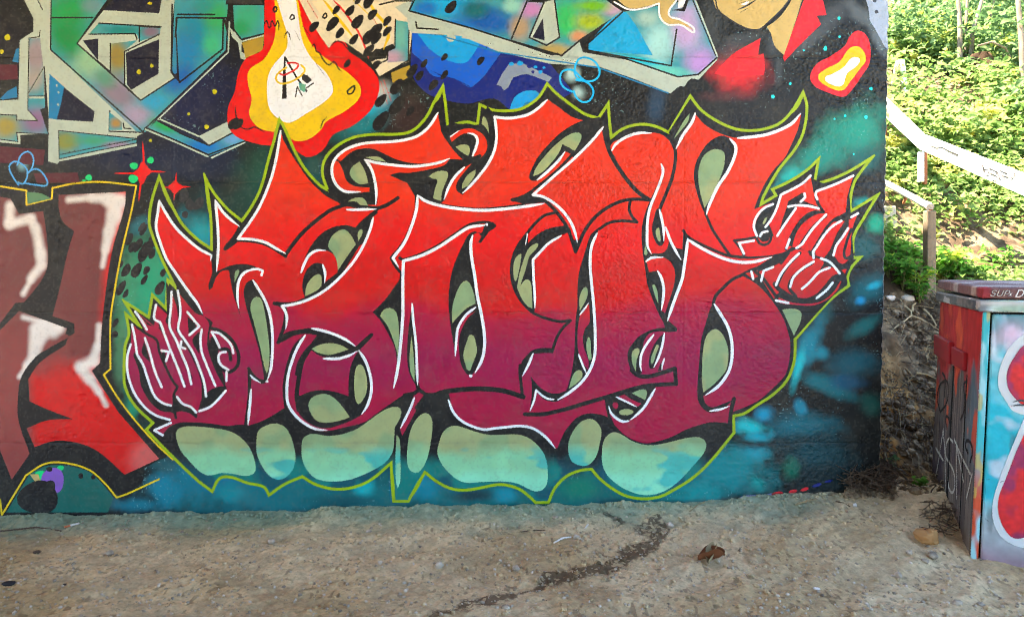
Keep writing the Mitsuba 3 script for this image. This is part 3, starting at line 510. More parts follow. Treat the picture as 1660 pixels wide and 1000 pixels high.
# third letter: loops
S('b', 5.4, '1092,232 1095,248 1094,266 1089,290 1079,316 1069,340')
F('b', '1069,294* 1058,316 1048,340 1042,360 1040,380 1042,410 1045,430 1049,460* 1056,480 1064,500 1074,520 1084,530* 1078,508 1072,503* 1075,484 1075,466 1072,450 1065,439* 1052,441* 1048,424* 1056,418 1075,417 1088,426 1094,440 1093,460 1086,484 1078,508* 1082,522* 1090,498 1100,474 1107,450 1112,412 1114,386* 1108,374* 1106,404* 1096,402* 1085,388* 1081,404 1074,410 1060,411* 1054,411* 1050,400 1049,380 1050,356 1055,336 1063,316')
F('P', '1046,396* 1050,410* 1048,414* 1044,412*')
F('b', '1068,338 1060,354 1057,372 1060,386 1070,399 1077,391 1076,374 1073,356')
F('P', '1063,374 1068,369 1070,380 1070,392 1065,386', '1057,462* 1061,461 1066,474 1067,492* 1062,480')
F('b', '1074,518* 1084,520* 1098,532* 1097,537* 1086,538 1066,537 1052,541 1044,552* 1040,574 1038,592 1041,604* 1034,608* 1024,600 1018,585 1018,570 1026,556 1036,545 1050,537 1066,532 1078,531*')
F('P', '1024,580 1026,568 1034,564 1037,568 1032,584 1031,602* 1026,592')
F('b', '1077,540* 1066,550 1056,568 1052,584 1054,597 1061,596* 1068,580 1074,558')
F('P', '1067,558 1064,572 1057,590 1055,582 1060,568')
F('b', '1072,586* 1066,601* 1074,600*')
# right letter
F('b', '1084,215* 1119,160* 1127,185* 1108,218 1096,240* 1090,228*')
F('P', '1092,226* 1098,214 1110,194 1118,184* 1116,196 1104,212')
F('b', '1183,224* 1170,220 1150,230 1136,248 1127,268 1125,290 1130,314 1136,332 1144,349* 1150,332 1160,310 1174,284 1188,258 1193,240')
F('P', '1132,290 1133,272 1140,254 1152,244 1164,242 1174,248 1174,268 1166,292 1152,320 1142,338* 1135,312')
S('b', 4.4, '1144,347 1154,370 1168,392 1184,415')
S('b', 4.6, '1108,374* 1113,382 1130,393 1156,405 1180,414 1210,417 1240,415 1266,410 1288,397')
S('b', 5, '1110,378 1111,400')
S('b', 5, '1156,494 1160,480 1172,467 1186,454 1202,446 1220,437 1244,430 1266,425')
F('b', '1156,491* 1150,504 1144,524 1137,550 1134,580 1131,620 1131,646 1138,660 1150,668 1170,664 1188,648* 1170,655 1154,660 1144,654 1140,642* 1164,626 1178,608 1186,590 1188,574 1186,552 1180,530 1170,512')
F('P', '1138,600 1139,576 1143,550 1150,538 1160,533 1170,540 1178,556 1181,574 1178,598 1172,607 1158,622 1140,636* 1138,618')
S('b', 6.4, '1190,646* 1186,662 1183,686')
# pale egg at right and mini tag, right
F('b', '1204,447* 1226,460 1244,478 1258,496 1270,516 1281,550* 1290,546* 1320,512* 1350,480* 1374,460* 1372,448* 1384,420* 1380,360* 1376,300* 1340,300* 1318,290* 1262,320* 1240,335* 1224,360* 1222,380* 1270,405*')
F('R', '1253,331 1240,338 1229,352 1224,368 1228,384 1236,392* 1246,390 1250,382 1258,392* 1284,400* 1270,409 1246,414 1216,416* 1206,414 1193,392* 1222,387* 1212,360* 1220,340* 1236,334*')
F('R', '1266,317* 1300,299 1314,287* 1320,312 1325,330 1334,343* 1318,343 1302,352 1290,366 1280,384 1272,402* 1258,392 1252,376* 1246,362* 1254,350 1261,336')
F('R', '1324,311* 1356,299 1383,286* 1374,318 1371,344* 1360,350 1342,364 1330,384 1320,402* 1312,412* 1300,404 1284,400* 1290,380 1300,364 1318,350 1338,344* 1328,328')
F('R', '1376,356* 1390,348* 1382,370 1378,400 1376,420* 1366,428 1352,416 1352,396* 1366,384* 1376,366*')
F('R', '1350,360* 1370,358* 1356,380 1346,404 1336,418* 1322,414* 1322,400 1334,380')
F('R', '1274,412* 1296,404 1322,418* 1344,424 1362,444* 1346,462 1332,476 1310,486 1290,482 1268,468* 1254,484* 1238,458* 1230,440* 1252,432 1266,425*')
F('R', '1262,482* 1284,490 1310,492 1332,488 1350,474 1362,456* 1364,452* 1354,452 1364,456* 1358,470 1340,486 1318,495 1290,494 1262,490')
F('R', '1364,438* 1373,434* 1370,444*', '1208,443* 1228,438* 1230,448* 1220,452*', '1374,400* 1380,390* 1378,418* 1370,422*')
F('P', '1268,502* 1280,500 1294,502 1299,508 1298,520 1287,544* 1280,528', '1236,362* 1240,354 1244,352* 1242,358 1238,364')
F('b', '1278,326* 1292,318 1304,313 1301,325* 1328,336* 1310,333 1292,332* 1290,338* 1276,358 1262,380* 1268,358 1274,340')
F('b', '1372,368* 1358,376 1352,396 1338,416* 1352,424* 1351,412* 1358,396 1367,383', '1330,416* 1344,424 1352,434* 1340,432 1328,440* 1336,426*')
S('b', 4.4, '1318,294* 1321,312 1325,328 1335,344* 1318,344 1303,353 1291,368 1281,386 1274,404', '1339,350* 1320,366 1306,384 1297,398', '1378,354* 1360,352 1344,364 1332,382 1321,400 1314,412*', '1312,408* 1320,418', '1380,372* 1372,394 1370,418 1384,412*')
S('b', 7, '1366,446 1352,450 1340,464 1324,480 1304,487 1284,482 1262,468 1256,460')
S('b', 5, '1297,410 1281,426 1268,444 1259,464', '1317,426 1298,438 1284,452 1279,466 1290,480', '1278,410* 1266,426*', '1262,478* 1258,486*', '1352,418 1362,432 1376,434*', '1224,440* 1238,452* 1258,480*')
S('b', 4, '1190,390* 1206,388 1224,385*', '1191,391* 1200,402 1206,414*', '1226,384 1231,394 1240,397 1249,390 1249,380 1242,374')
# ---- left letter details
F('b', '496,414* 506,396 520,380 538,369 560,365 576,369* 584,360 600,346* 612,338* 612,346* 604,352* 598,374 590,396 576,420 560,440 540,460 520,476 500,487 480,493 456,497* 442,494* 443,489 460,490 480,488 494,482* 490,466 492,450 500,434 512,426 523,428* 528,444 526,458* 547,442* 547,428 540,412 528,406 514,405 502,412 494,426 488,443*')
F('P', '532,400 536,386 546,376 558,372 568,380 577,396* 564,414 548,438* 545,420 538,408', '580,378 584,372 588,373 586,382 581,391*', '495,480* 496,466 504,452 516,444 521,448 521,464* 512,472')
F('R', '583,398* 590,394* 578,418 562,438* 556,442*')
S('b', 5.6, '448,492 462,500 461,526 456,542 451,555*')
F('b', '450,557* 456,545 466,538 484,534 505,532 540,540 560,550 576,562* 601,540 605,541 603,546 582,568* 560,576 538,580 520,577 505,568* 496,576 490,590 485,610* 478,608* 482,588 492,570 506,554 514,543* 496,541 476,544 462,552')
F('P', '505,565* 520,558 536,556 552,559 565,566* 548,572 532,575 514,571')
F('b', '494,541* 482,560 474,580 467,604 464,630 466,654 461,662* 458,630 461,606 467,582 476,560')
S('b', 7, '500,568 490,586 485,610 481,640 484,664')
F('b', '478,640* 487,641* 504,634 524,632 544,635 565,642* 565,620 568,596 574,580 581,568* 592,584 598,600 602,620 601,640 594,660 586,672* 572,680 552,688 530,694 512,691 496,682 484,668')
F('P', '500,656 504,646 514,640 528,638 542,645 556,660 567,676* 548,682 528,685 514,682 504,670', '574,624 575,606 578,594 584,590 590,596 595,616 594,636 588,648 581,655 576,646')
F('b', '409,453* 400,458 395,472 398,492 406,520 415,550 422,576 427,605 428,619* 433,616* 439,598 442,560 441,532 437,508 430,488 420,470')
F('P', '406,500 409,486 416,481 423,484 428,500 433,530 437,570 435,600 432,605* 428,592 422,564 412,524')
S('b', 5, '403,597* 410,608 420,616 430,618*', '404,600* 404,640 398,690*')
F('b', '402,594* 410,606 422,615 432,618 424,622* 408,614* 404,640*')
# mini tag, left
F('b', '329,511* 340,518 345,523* 341,534* 339,544 343,562 352,588 364,616 366,630* 352,606 342,582 336,560 337,540 339,524')
S('b', 5.4, '342,532* 354,535 370,545 381,559 387,578 384,594 370,603 358,596', '357,566 370,567 374,583')
F('b', '346,545* 354,562 353,580 358,594 366,620* 352,590 343,564 341,548')
F('b', '269,456* 276,470 277,500 275,529 268,520* 271,512*', '288,472* 284,482 287,500 289,520* 291,496*', '285,466* 300,468 312,484 326,500 330,512* 318,506 304,492 292,476')
S('b', 4, '222,530 238,541 254,551 258,569 267,591 280,617 288,627* 282,639 282,655 285,677', '259,526 268,546 278,572 290,600 299,622', '274,530 286,554 297,580 310,612', '287,534 298,552 311,574 322,598 329,620')
F('b', '228,512* 246,527 262,532* 268,545* 256,530* 240,527*', '304,513* 318,529 306,542*', '323,537* 312,550 314,559 323,573* 325,552*', '234,553* 230,572 244,587*', '262,568* 268,571 268,590* 262,578*', '296,553* 303,566* 294,563*')
F('b', '221,566* 223,578* 231,592 241,618 251,643 264,654 279,658* 284,640 289,646 299,658 310,662 320,672 319,678* 304,668 286,668 286,677* 280,669 262,666 248,656 236,640 228,622 225,600 216,576*')
F('b', '320,670* 326,650 332,640 346,629 367,626 367,632* 352,650 338,661 324,668*', '315,572* 325,598 331,618 333,644* 327,650* 327,622*')
# ---- pale blobs along the foot
F('P', '285,704 288,696 300,691 320,691 350,694 376,700 396,714 408,732 414,752 413,765 400,771 380,768 360,766 338,770 324,764 308,748 292,728', '416,712 419,698 432,689 448,686 462,692 471,706 477,726 479,744 474,762 462,774 450,777 436,770 422,750 416,732', '489,724 491,711 500,704 512,703 530,706 556,703 580,694 600,680 620,666 638,659 649,662 649,676 640,692* 639,710 637,730 626,748 600,764 570,776 540,780 514,776 498,762 490,744', '643,704* 648,712 649,740 649,778 645,791* 642,780 641,744 642,720', '690,669 699,676 701,692 698,718 692,744 682,762 673,766 664,761 660,748 661,720 666,696 676,678', '714,710 720,698 732,690 746,691 764,697 790,704 820,704 840,704 858,710 874,724 884,740 888,762 887,782 880,793 868,796 855,791 838,783 816,780 776,781 756,782 740,776 724,762 714,748 709,732', '921,728 923,712 932,694 944,682 960,679 971,688 975,700 972,720 966,740 954,753 940,754 926,746', '976,732 978,716 986,704 996,700 1008,704 1024,714 1042,720 1060,721 1086,716 1110,710 1130,708 1142,713 1145,724 1138,738 1126,752 1108,772 1090,788 1068,799 1046,802 1024,797 1001,785 982,766 976,748')
# ---- white highlights
S('W', 4.6, '258,325* 256,344 253,368 260,394 270,420 283,440 308,476 320,492 328,508', '258,325 268,344 284,368 304,388 324,404 343,414* 341,422', '349,325* 351,345 353,368 354,400 351,440', '349,325* 360,342 374,356 388,367', '455,212 448,256 438,294 418,340 386,387* 408,388 430,393 448,403 463,411', '710,183 696,205 678,220 656,227 632,230 608,231 584,234 560,243 544,257 538,273 541,292 550,305 562,311 585,311', '591,259 600,270 606,286 610,310 609,332', '591,259 610,264 640,268 670,270 696,267 714,263 729,257', '562,340 580,340 610,339', '605,353 600,372 590,396 576,420 560,440 540,460 520,475 496,487 476,493 457,496* 464,508 465,520 463,533', '488,442 494,426 502,413 514,406 528,406', '523,429 527,442 526,459', '408,437 396,442 387,456 385,480 387,499', t='e')
S('W', 4, '408,437 418,436 426,439* 424,446')
S('W', 4.6, '410,454 420,470 430,488 437,508 441,532 442,560 441,580 439,598 434,614', '407,631 405,656 402,688', '406,608 412,614 422,620', '505,532 520,535 540,541 560,550 576,561', '524,581 548,581 566,576 579,569', '495,543 484,560 476,578 468,604 465,630 467,654 478,672 494,686 512,695 530,697', '582,568 592,584 598,600 602,620 601,640 594,660 586,671', t='e')
E('W', (433,618,2.4,2.2,0))
S('W', 5, '677,317* 675,340 666,370 654,396 637,418* 646,433', '677,317 690,326 712,333 740,338 780,341 816,339 850,335 882,330', '785,365 760,369 736,384 712,400 684,414 654,423* 653,450 653,480 653,510 651,540 648,572 644,602 638,629', '766,382 763,396 765,420 770,450 774,480 780,508 785,540 785,566 780,586 770,604', t='e')
E('W', (789,364,2.4,2.2,0), (763,609,3,2.6,0))
S('W', 4.2, '771,498 756,510 743,530 740,550 738,577', '668,492 670,520 673,544 675,570 676,600 677,624', '672,644 664,664 649,694', '727,648 734,666 746,680 764,690 786,696 800,694 820,692 844,690 864,694 880,704 892,716 900,726', '864,573 858,588 852,600 847,609', '910,382 890,394 878,406 864,421* 865,450 867,480 867,499', '855,379 852,396', t='e')
S('W', 4.6, '887,162 872,176 856,186 840,190 824,192 802,190* 804,206 805,222 802,242 794,261 781,280 760,304 750,313', '730,222 744,212', '766,253 772,238 774,226 768,218 758,216', '753,271 738,286 728,302 720,323', '871,292 888,278 904,262 916,246', '978,206 960,228 930,258 900,284 864,316* 880,319 896,328 912,342 924,358 932,376 936,393', '992,244 998,234 1016,222 1036,216 1056,216', '968,378 960,396 957,412 957,436 959,460 962,490 964,520 965,550 964,576 958,596 950,610 938,624 920,638 904,648', t='e')
S('W', 3.4, '898,647 888,646 878,640 869,632* 866,648 859,666', '940,510 948,500 954,491', '938,574 944,590 951,606', '999,643 1016,651 1032,659', t='e')
S('W', 4.4, '1062,630 1054,644 1044,660 1030,674 1022,680', '1019,682 1010,683 1000,678 990,668 987,658', '1072,266 1075,278 1070,296 1062,316 1054,336 1050,356 1049,380 1050,400 1056,411', '1069,340 1073,356 1076,374 1076,390', '1079,368 1086,388 1096,408 1104,421', '1047,424 1056,418 1075,417', '1066,439 1072,450 1076,468 1075,484 1072,503', t='e')
S('W', 5, '1115,387 1112,412 1108,440 1106,452 1098,474 1090,496 1082,520', '1115,388 1130,398 1152,410 1176,420 1200,425 1224,424 1251,417', '1127,184 1122,198 1108,218 1096,241', '1196,224 1220,222 1244,218 1266,210 1284,200 1298,184', '1183,225 1192,236 1192,250 1180,278 1164,302 1150,332 1145,348', '1158,493 1170,512 1180,530 1186,552 1187,574 1184,594 1178,608 1164,626 1144,640', t='e')
S('W', 4, '1060,542 1048,558 1040,574 1038,592 1040,601', '1077,540 1074,558 1068,578 1060,595', '1077,581 1074,590 1073,599', '1151,666 1168,663 1182,658', t='e')
S('W', 4, '1222,390 1198,394* 1206,411', '1232,383 1236,377 1244,375', '1253,331 1238,338 1226,352 1222,368 1227,382', '1314,285 1300,298 1266,316* 1259,338 1250,356 1241,368', '1290,338 1276,358 1260,382', '1304,314 1305,320 1298,327', '1278,335 1292,333 1310,334 1327,338', '1324,310 1356,298 1383,285', '1324,310 1322,316 1325,323', '1339,348 1320,368 1308,384 1300,396 1291,402', '1364,358 1348,368 1334,384 1324,400 1318,408* 1319,418', '1375,370 1366,384 1356,398 1351,414', '1380,352 1391,346', '1280,388 1275,402')
S('W', 4, '1295,411 1280,426 1266,444 1258,462', '1319,424 1300,436 1286,450 1281,465', '1345,434 1328,441 1312,458 1300,468', '1331,419 1344,424 1354,434 1361,443', '1350,458 1340,470 1324,483', '1258,487 1278,491', '1218,440 1221,452', '1253,433 1238,439* 1234,455')
S('W', 4, '212,558 207,575 206,596 210,617 219,639 235,660 253,673 275,680', '277,685 250,697* 264,705', '214,526 218,545 222,573', '223,576 232,591 241,618 251,642 264,653 277,657', '235,548 243,572 251,601 262,627', '219,505 230,520 238,534', '253,494 250,517 259,522 267,543 277,569 288,596 299,626', '278,473 277,500 275,529 285,550 296,577 304,596 310,622', '288,471 292,495 292,513 289,534 299,550 312,570 323,596 331,620 334,642', '304,506 323,529* 307,543', '327,534 325,550 327,570 336,594 349,625', '262,568 274,570* 269,585', '294,553 292,562* 300,565', '287,643 296,654 309,659 318,668', '366,633 352,649 339,660 323,666', '343,538 355,540 370,553 376,562 378,572', '344,539 350,550 356,563', '366,570 357,572 354,580 358,591 370,599', '367,603 367,617')
# ---- daubs along the foot of the wall
F('d', '1200,805 1240,801 1262,798 1258,803 1226,806')
F('Q', '1250,801 1264,796 1270,799 1260,803', '1278,797 1286,793 1293,795 1284,799', '1297,794 1308,789 1311,792 1302,796')
F('n', '1316,788 1328,782 1332,785 1322,789', '1336,781 1350,777 1346,781')

# the wall itself: a bridge abutment of cast concrete; its paint is a skin on the face, cut so that no two coats overlap
wall = thing('abutment_wall', 'graffiti covered concrete wall with big red letters outlined in black and lime', 'wall')
scene['m_concrete'] = {'type': 'twosided', 'bsdf': {'type': 'principled', 'base_color': proc(lambda p, n, uv: mi.Color3f(lin(138, 136, 130)) * (.7 + .6 * fbm(p.x * 3 + p.y * 3, p.z * 3, 1.0, 4))), 'roughness': .9, 'specular': .2}}
TOP = 3.35
def edge_u(v): return 1440 - np.clip(np.asarray(v, float), 0, 900) * .0185 + 1.6 * (meshkit.noise(np.stack([np.asarray(v, float) / 7, 0 * np.asarray(v, float), 0 * np.asarray(v, float)], -1), 3) - .5) * 2
vv = np.arange(900, -320, -3.0)
eu = edge_u(vv)
rim = np.c_[wx(eu), wz(vv)]
rim = rim[rim[:, 1] < TOP]
core_outline = np.vstack([[[-7.2, -.4], [rim[0, 0], -.4]], rim, [[rim[-1, 0], TOP], [-7.2, TOP]]])
core = trimesh.creation.extrude_polygon(Polygon(core_outline).buffer(0), .45)
cv = np.array(core.vertices); core = trimesh.Trimesh(np.c_[cv[:, 0], WY + .004 + cv[:, 2], cv[:, 1]], core.faces[:, ::-1], process=False)
add(wall + '__concrete_core', core, 'm_concrete')
add(wall + '__wing', box(1.45, 1.78, WY + .46, 7.2, -.3, TOP, .01), 'm_concrete')
add(wall + '__arris', tube(np.c_[rim[:, 0] - .002, np.full(len(rim), WY + .006), rim[:, 1]][::2], .006, 6), 'm_concrete', 40, label='pale chipped right edge of the wall')

face = shapely.geometry.box(-1570, -330, 1445, 900)
face = face.intersection(Polygon(np.vstack([[[-1570, 900], [-1570, -286]], [[edge_u(-286).item(), -286]], np.c_[eu, vv][::-1][(vv[::-1] > -286)], [[edge_u(900).item(), 900]]])).buffer(0))
covered, coats = Polygon(), {}
for op in PLAN[::-1]:
    g = shape_of(op).intersection(face).buffer(0)
    vis = g.difference(covered)
    if not vis.is_empty: coats.setdefault(op[1], []).append(vis)
    covered = covered.union(g)
coats['back'] = [face.difference(covered)]
def triangles(g):
    vs, fs, n = [], [], 0
    for q in getattr(g, 'geoms', [g]):
        if q.geom_type == 'MultiPolygon': parts = q.geoms
        else: parts = [q]
        for s in parts:
            if s.geom_type != 'Polygon' or s.area < .25: continue
            s = s.segmentize(40) if s.area > 4000 else s
            a, b = trimesh.creation.triangulate_polygon(s, engine='earcut')
            vs.append(a); fs.append(b + n); n += len(a)
    return np.vstack(vs), np.vstack(fs)
for paint, gs in coats.items():
    v, f = triangles(shapely.geometry.GeometryCollection(gs))
    P3 = np.c_[wx(v[:, 0]), np.full(len(v), WY), wz(v[:, 1])]
    a, b, c = P3[f[:, 0]], P3[f[:, 1]], P3[f[:, 2]]
    f = np.where((np.cross(b - a, c - a)[:, 1] > 0)[:, None], f[:, ::-1], f)
    uv = P3[:, [0, 2]]
    if paint in SPRAY: add(wall + '__' + NAMES[paint], (P3, f), 'm_paint_' + paint, uv=uv)
    else: add(wall + '__' + FLAT[paint][1], (P3, f), 'm_paint_flat', uv=uv, color=np.tile(pl(*FLAT[paint][0]), (len(P3), 1)))

# the deck overhead and the far abutment behind the viewer
DECK_R = 2.0
add('far_abutment', box(-7.4, DECK_R - .4, -7.9, -7.4, -.3, TOP - .003, .01), 'm_concrete', kind='structure')
add('bridge_deck', cat([box(-7.4, DECK_R, -7.4, WY + 1.2, TOP, TOP + .7, .03), box(DECK_R - .3, DECK_R, -7.4, WY + 1.2, TOP + .705, TOP + 1.5, .02)]), 'm_concrete', kind='structure')

# ------------------------------------------------------------------ electrical cabinet with its stone slab
CO, CX, CY, CZ = np.array([1.85, 2.99, 0]), np.array([.933, -.36, 0]), np.array([.36, .933, 0]), np.array([.05, 0, 1.0])
def cab(mesh):
    v = np.array(mesh.vertices); return trimesh.Trimesh(CO + v[:, :1] * CX + v[:, 1:2] * CY + v[:, 2:] * CZ, mesh.faces, process=False)
def cab_xy(p):
    dx, dy = p.x - 1.85 - .05 * p.z, p.y - 2.99
    return dx * .933 - dy * .36, dx * .36 + dy * .933, p.z
def c_side(p, n, uv):
    x, y, z = cab_xy(p)
    n1, n2, st = fbm(y * 9, z * 6, 3.0, 3), fbm(y * 40, z * 14, 1.0, 3), fbm(y * 50, z * 3, 8.0, 3)
    c = mix(lin(74, 66, 66), lin(104, 94, 88), smoothstep(.35, .65, st))
    c = mix(c, lin(84, 110, 124), smoothstep(.32, .05, y + .2 * (n1 - .5)) * smoothstep(.3, .5, z) * .7)
    c = mix(c, lin(170, 34, 34), smoothstep(.66, .80, z + .35 * (n1 - .5) + .12 * smoothstep(.5, .9, y)))
    c = mix(c, lin(196, 74, 40), smoothstep(.60, .68, n1) * smoothstep(.35, .5, z) * .8)
    c = mix(c, lin(58, 46, 60), smoothstep(.52, .66, fbm(y * 7, z * 9, 6.0, 2)) * smoothstep(.5, .3, z) * .7)
    return mix(c, lin(112, 96, 80), smoothstep(.14, .0, z + .1 * (n2 - .5)) * .8) * (.7 + .6 * n2)
def c_door(p, n, uv):
    x, y, z = cab_xy(p)
    n1, n2 = fbm(x * 6, z * 6, 3.0, 3), fbm(x * 30, z * 30, 1.0, 3)
    c = mix(lin(112, 196, 210), lin(24, 176, 196), smoothstep(.42, .56, n1))
    c = mix(c, lin(202, 214, 226), smoothstep(.56, .68, fbm(x * 7, z * 8, 9.0, 3)) * .8)
    c = mix(c, lin(222, 190, 216), smoothstep(.10, .0, dr.sqrt(dr.square(x - .10) + dr.square(z - .93))) * .9)
    c = mix(c, lin(160, 170, 176), smoothstep(.30, .12, z + .1 * (n1 - .5)))
    c = mix(c, lin(150, 128, 140), smoothstep(.12, .02, z + .06 * (n1 - .5)))
    c = mix(c, lin(70, 76, 78), smoothstep(.60, .74, fbm(x * 16, z * 5, 4.0, 3)) * .5)
    return c * (.78 + .44 * n2)
def c_letter(p, n, uv):
    x, y, z = cab_xy(p)
    n1, n2 = fbm(x * 12, z * 9, 3.0, 3), fbm(x * 60, z * 60, 1.0, 2)
    return mix(lin(212, 34, 40), lin(150, 40, 84), smoothstep(.42, .60, n1)) * (.8 + .4 * n2)
def c_frame(p, n, uv):
    x, y, z = cab_xy(p)
    n1 = fbm(x * 20, z * 7, 3.0, 3)
    c = mix(lin(150, 204, 214), lin(52, 176, 186), smoothstep(.4, .55, n1))
    c = mix(c, lin(196, 74, 40), smoothstep(.5, .25, z) * smoothstep(.35, .5, n1))
    return mix(c, lin(190, 170, 80), smoothstep(.6, .7, fbm(x * 30, z * 14, 6.0, 2)) * .7)
def c_lid(p, n, uv):
    x, y, z = cab_xy(p)
    n1 = fbm(x * 14 + y * 9, z * 24, 3.0, 3)
    c = mix(lin(88, 92, 92), lin(116, 112, 108), smoothstep(.35, .6, n1))
    front = smoothstep(-.015, -.022, y)
    c = mix(c, mix(lin(150, 176, 160), lin(206, 222, 228), smoothstep(.4, .6, fbm(x * 8, z * 60, 5.0, 2))), front)
    c = mix(c, lin(70, 74, 88), smoothstep(.03, -.01, x + .03 * (n1 - .5)) * smoothstep(.2, .0, y) * .8)
    c = c * (.6 + .8 * fbm(x * 30, y * 30, z * 12, 3))
    return mix(c, lin(190, 186, 184), smoothstep(.62, .7, fbm(y * 10, z * 30, 8.0, 2)) * .8)
def c_slab(p, n, uv):
    x, y, z = cab_xy(p)
    n1, n2 = fbm(x * 8 + 2, y * 8, 3.0, 3), fbm(x * 50, y * 50, z * 50, 2)
    c = mix(lin(112, 80, 78), lin(158, 138, 130), smoothstep(.4, .62, n1)) * (.7 + .6 * n2)
    return mix(c, mi.Color3f(lin(150, 30, 44)), smoothstep(.03, .01, dr.abs(x - .0)) * smoothstep(.10, .02, y) * .8)
for nm, fn, ro in (('side', c_side, .6), ('door', c_door, .35), ('letter', c_letter, .4), ('frame', c_frame, .45), ('lid', c_lid, .5), ('slab', c_slab, .8)):
    scene['m_cab_' + nm] = {'type': 'twosided', 'bsdf': {'type': 'principled', 'base_color': proc(fn), 'roughness': ro, 'specular': .5}}
def flat(key, c, ro=.5):
    scene[key] = {'type': 'twosided', 'bsdf': {'type': 'principled', 'base_color': rgb(lin(*c)), 'roughness': ro, 'specular': .4}}
flat('m_white_paint', (226, 230, 228)); flat('m_dark', (30, 28, 28), .7); flat('m_tag_white', (176, 172, 164)); flat('m_tag_black', (34, 30, 34)); flat('m_red_box', (150, 18, 30), .4)

c = thing('electrical_cabinet', 'grey metal street cabinet sprayed turquoise, white and red at the right edge', 'cabinet')
add(c + '__side_panel', cab(box(0, .03, .002, .95, -.12, 1.012, .006)), 'm_cab_side', label='dirty left side of the cabinet with red top and white scrawl')
add(c + '__body', cab(box(.03, .74, .02, .948, -.12, 1.01)), 'm_dark')
add(c + '__corner_frame', cab(box(.0, .026, -.012, .001, -.12, 1.012, .004)), 'm_cab_frame')
add(c + '__door', cab(box(.034, .72, -.014, .012, .0, 1.004, .005)), 'm_cab_door', label='turquoise door with a red letter outlined in white')
add(c + '__plinth', cab(box(.03, .74, -.008, .02, -.12, -.006, .003)), 'm_cab_frame')
add(c + '__lid', cab(box(-.02, .78, -.03, .965, 1.014, 1.062, .006)), 'm_cab_lid')
def relief_box(y0, y1, z0, z1, d):
    m = box(-d, 0, y0, y1, z0, z1, .004); v = np.array(m.vertices); v[:, 0] *= np.where(v[:, 2] > (z0 + z1) / 2, 1.0, .8); m.vertices = v; return cab(m)
add(c + '__vent_box', relief_box(.53, .945, .735, .838, .024), 'm_red_box'); add(c + '__vent_box', relief_box(.23, .49, .742, .822, .02), 'm_red_box')
for y in (.50, .515, .215): add(c + '__panel_seam', cab(box(-.0035, -.0005, y, y + .007, .02, .73)), 'm_dark')
def decal(texts, plane, off, kind, w=0, t=''):
    gs = [shape_of(('F' if kind == 'F' else 'S', '', w, s, t)) for s in texts]
    g = shapely.union_all(gs); v, f = triangles(shapely.geometry.GeometryCollection([g]))
    a, h = v[:, 0] / 1000, -v[:, 1] / 1000
    return cab(trimesh.Trimesh(np.c_[a, np.full(len(a), off), h] if plane == 'front' else np.c_[np.full(len(a), off), a, h], f, process=False))
OUTER = '227,-946* 145,-928 105,-890 78,-835 62,-765 67,-706 94,-658 116,-625 159,-609* 122,-488 86,-362 65,-261 68,-187 96,-126 139,-98 189,-90 301,-119* 420,-200 480,-300 470,-420 380,-560* 460,-660 480,-780 430,-880 330,-940'
INNER = ['228,-902* 147,-887 112,-836 91,-776 96,-717 118,-679 149,-652 239,-643* 350,-660 410,-740 390,-840 320,-900', '240,-624* 169,-565* 136,-470 107,-364 85,-287 83,-233 98,-176 129,-131 154,-124 187,-138 278,-189* 380,-250 420,-360 360,-520']
flat('m_letter_outline', (204, 210, 214))
add(c + '__door__letter_outline', decal([OUTER], 'front', -.0165, 'F'), 'm_letter_outline')
add(c + '__door__letter', decal(INNER, 'front', -.0185, 'F'), 'm_cab_letter')
flat('m_black_speck', (60, 66, 74))
add(c + '__door__scuffs', decal(['115,-660 140,-668 165,-662 200,-672', '110,-645 150,-650 180,-640', '40,-190 52,-180', '40,-345 50,-350', '86,-340 96,-346'], 'front', -.0205, 'S', 7, 'b'), 'm_black_speck', kind='stuff')
add(c + '__side_panel__scrawl', decal(['885,-62* 790,-175 682,-396* 603,-282 540,-105', '852,-266 643,-255', '435,-391 550,-377 592,-300 494,-280 388,-264 349,-219 393,-171 480,-169 523,-215', '297,-176* 333,-320 365,-395* 179,-279', '410,-407* 239,-370 61,-342*', '28,-350* 106,-232*'], 'side', -.0025, 'S', 13), 'm_tag_white', label='white letters scrawled low on the side')
for line in ['784,-462 891,-531 743,-623 614,-621 625,-545 784,-462', '233,-612 273,-673 216,-700', '124,-411 179,-437 113,-465 49,-441 82,-382', '600,-420 640,-460 560,-470 500,-420', '300,-520 250,-560 240,-640', '780,-660 700,-640 690,-560']: add(c + '__side_panel__black_scrawl', decal([line], 'side', -.002, 'S', 14), 'm_tag_black')
s = thing('stone_slab', 'thick reddish brown slab lying on top of the sprayed street cabinet', 'slab')
sl = box(-.012, .80, -.026, .98, 1.068, 1.112, .006)
sl = sl.subdivide().subdivide().subdivide(); sv = np.array(sl.vertices); sv += .004 * (meshkit.noise(sv * 18, 4) - .5)[:, None]; sv[:, 2] += .012 * np.clip(sv[:, 1], 0, 1); sl.vertices = sv
add(s + '__block', cab(sl), 'm_cab_slab', 40)
def word(text, h, x, z):
    m = meshkit.text_mesh(text, h, .0012); v = np.array(m.vertices); v[:, 0] += .35 * v[:, 1]
    return cab(trimesh.Trimesh(np.c_[x + v[:, 0], -.0305 - v[:, 2], z + v[:, 1]], m.faces[:, ::-1], process=False))
add(s + '__white_writing', cat([word('DVKAL', .030, .098, 1.074), word('x', .016, .078, 1.078)]), 'm_white_paint', label='small white word written on the slab edge')
add(s + '__dark_writing', word('SUP', .024, .014, 1.077), 'm_tag_white')

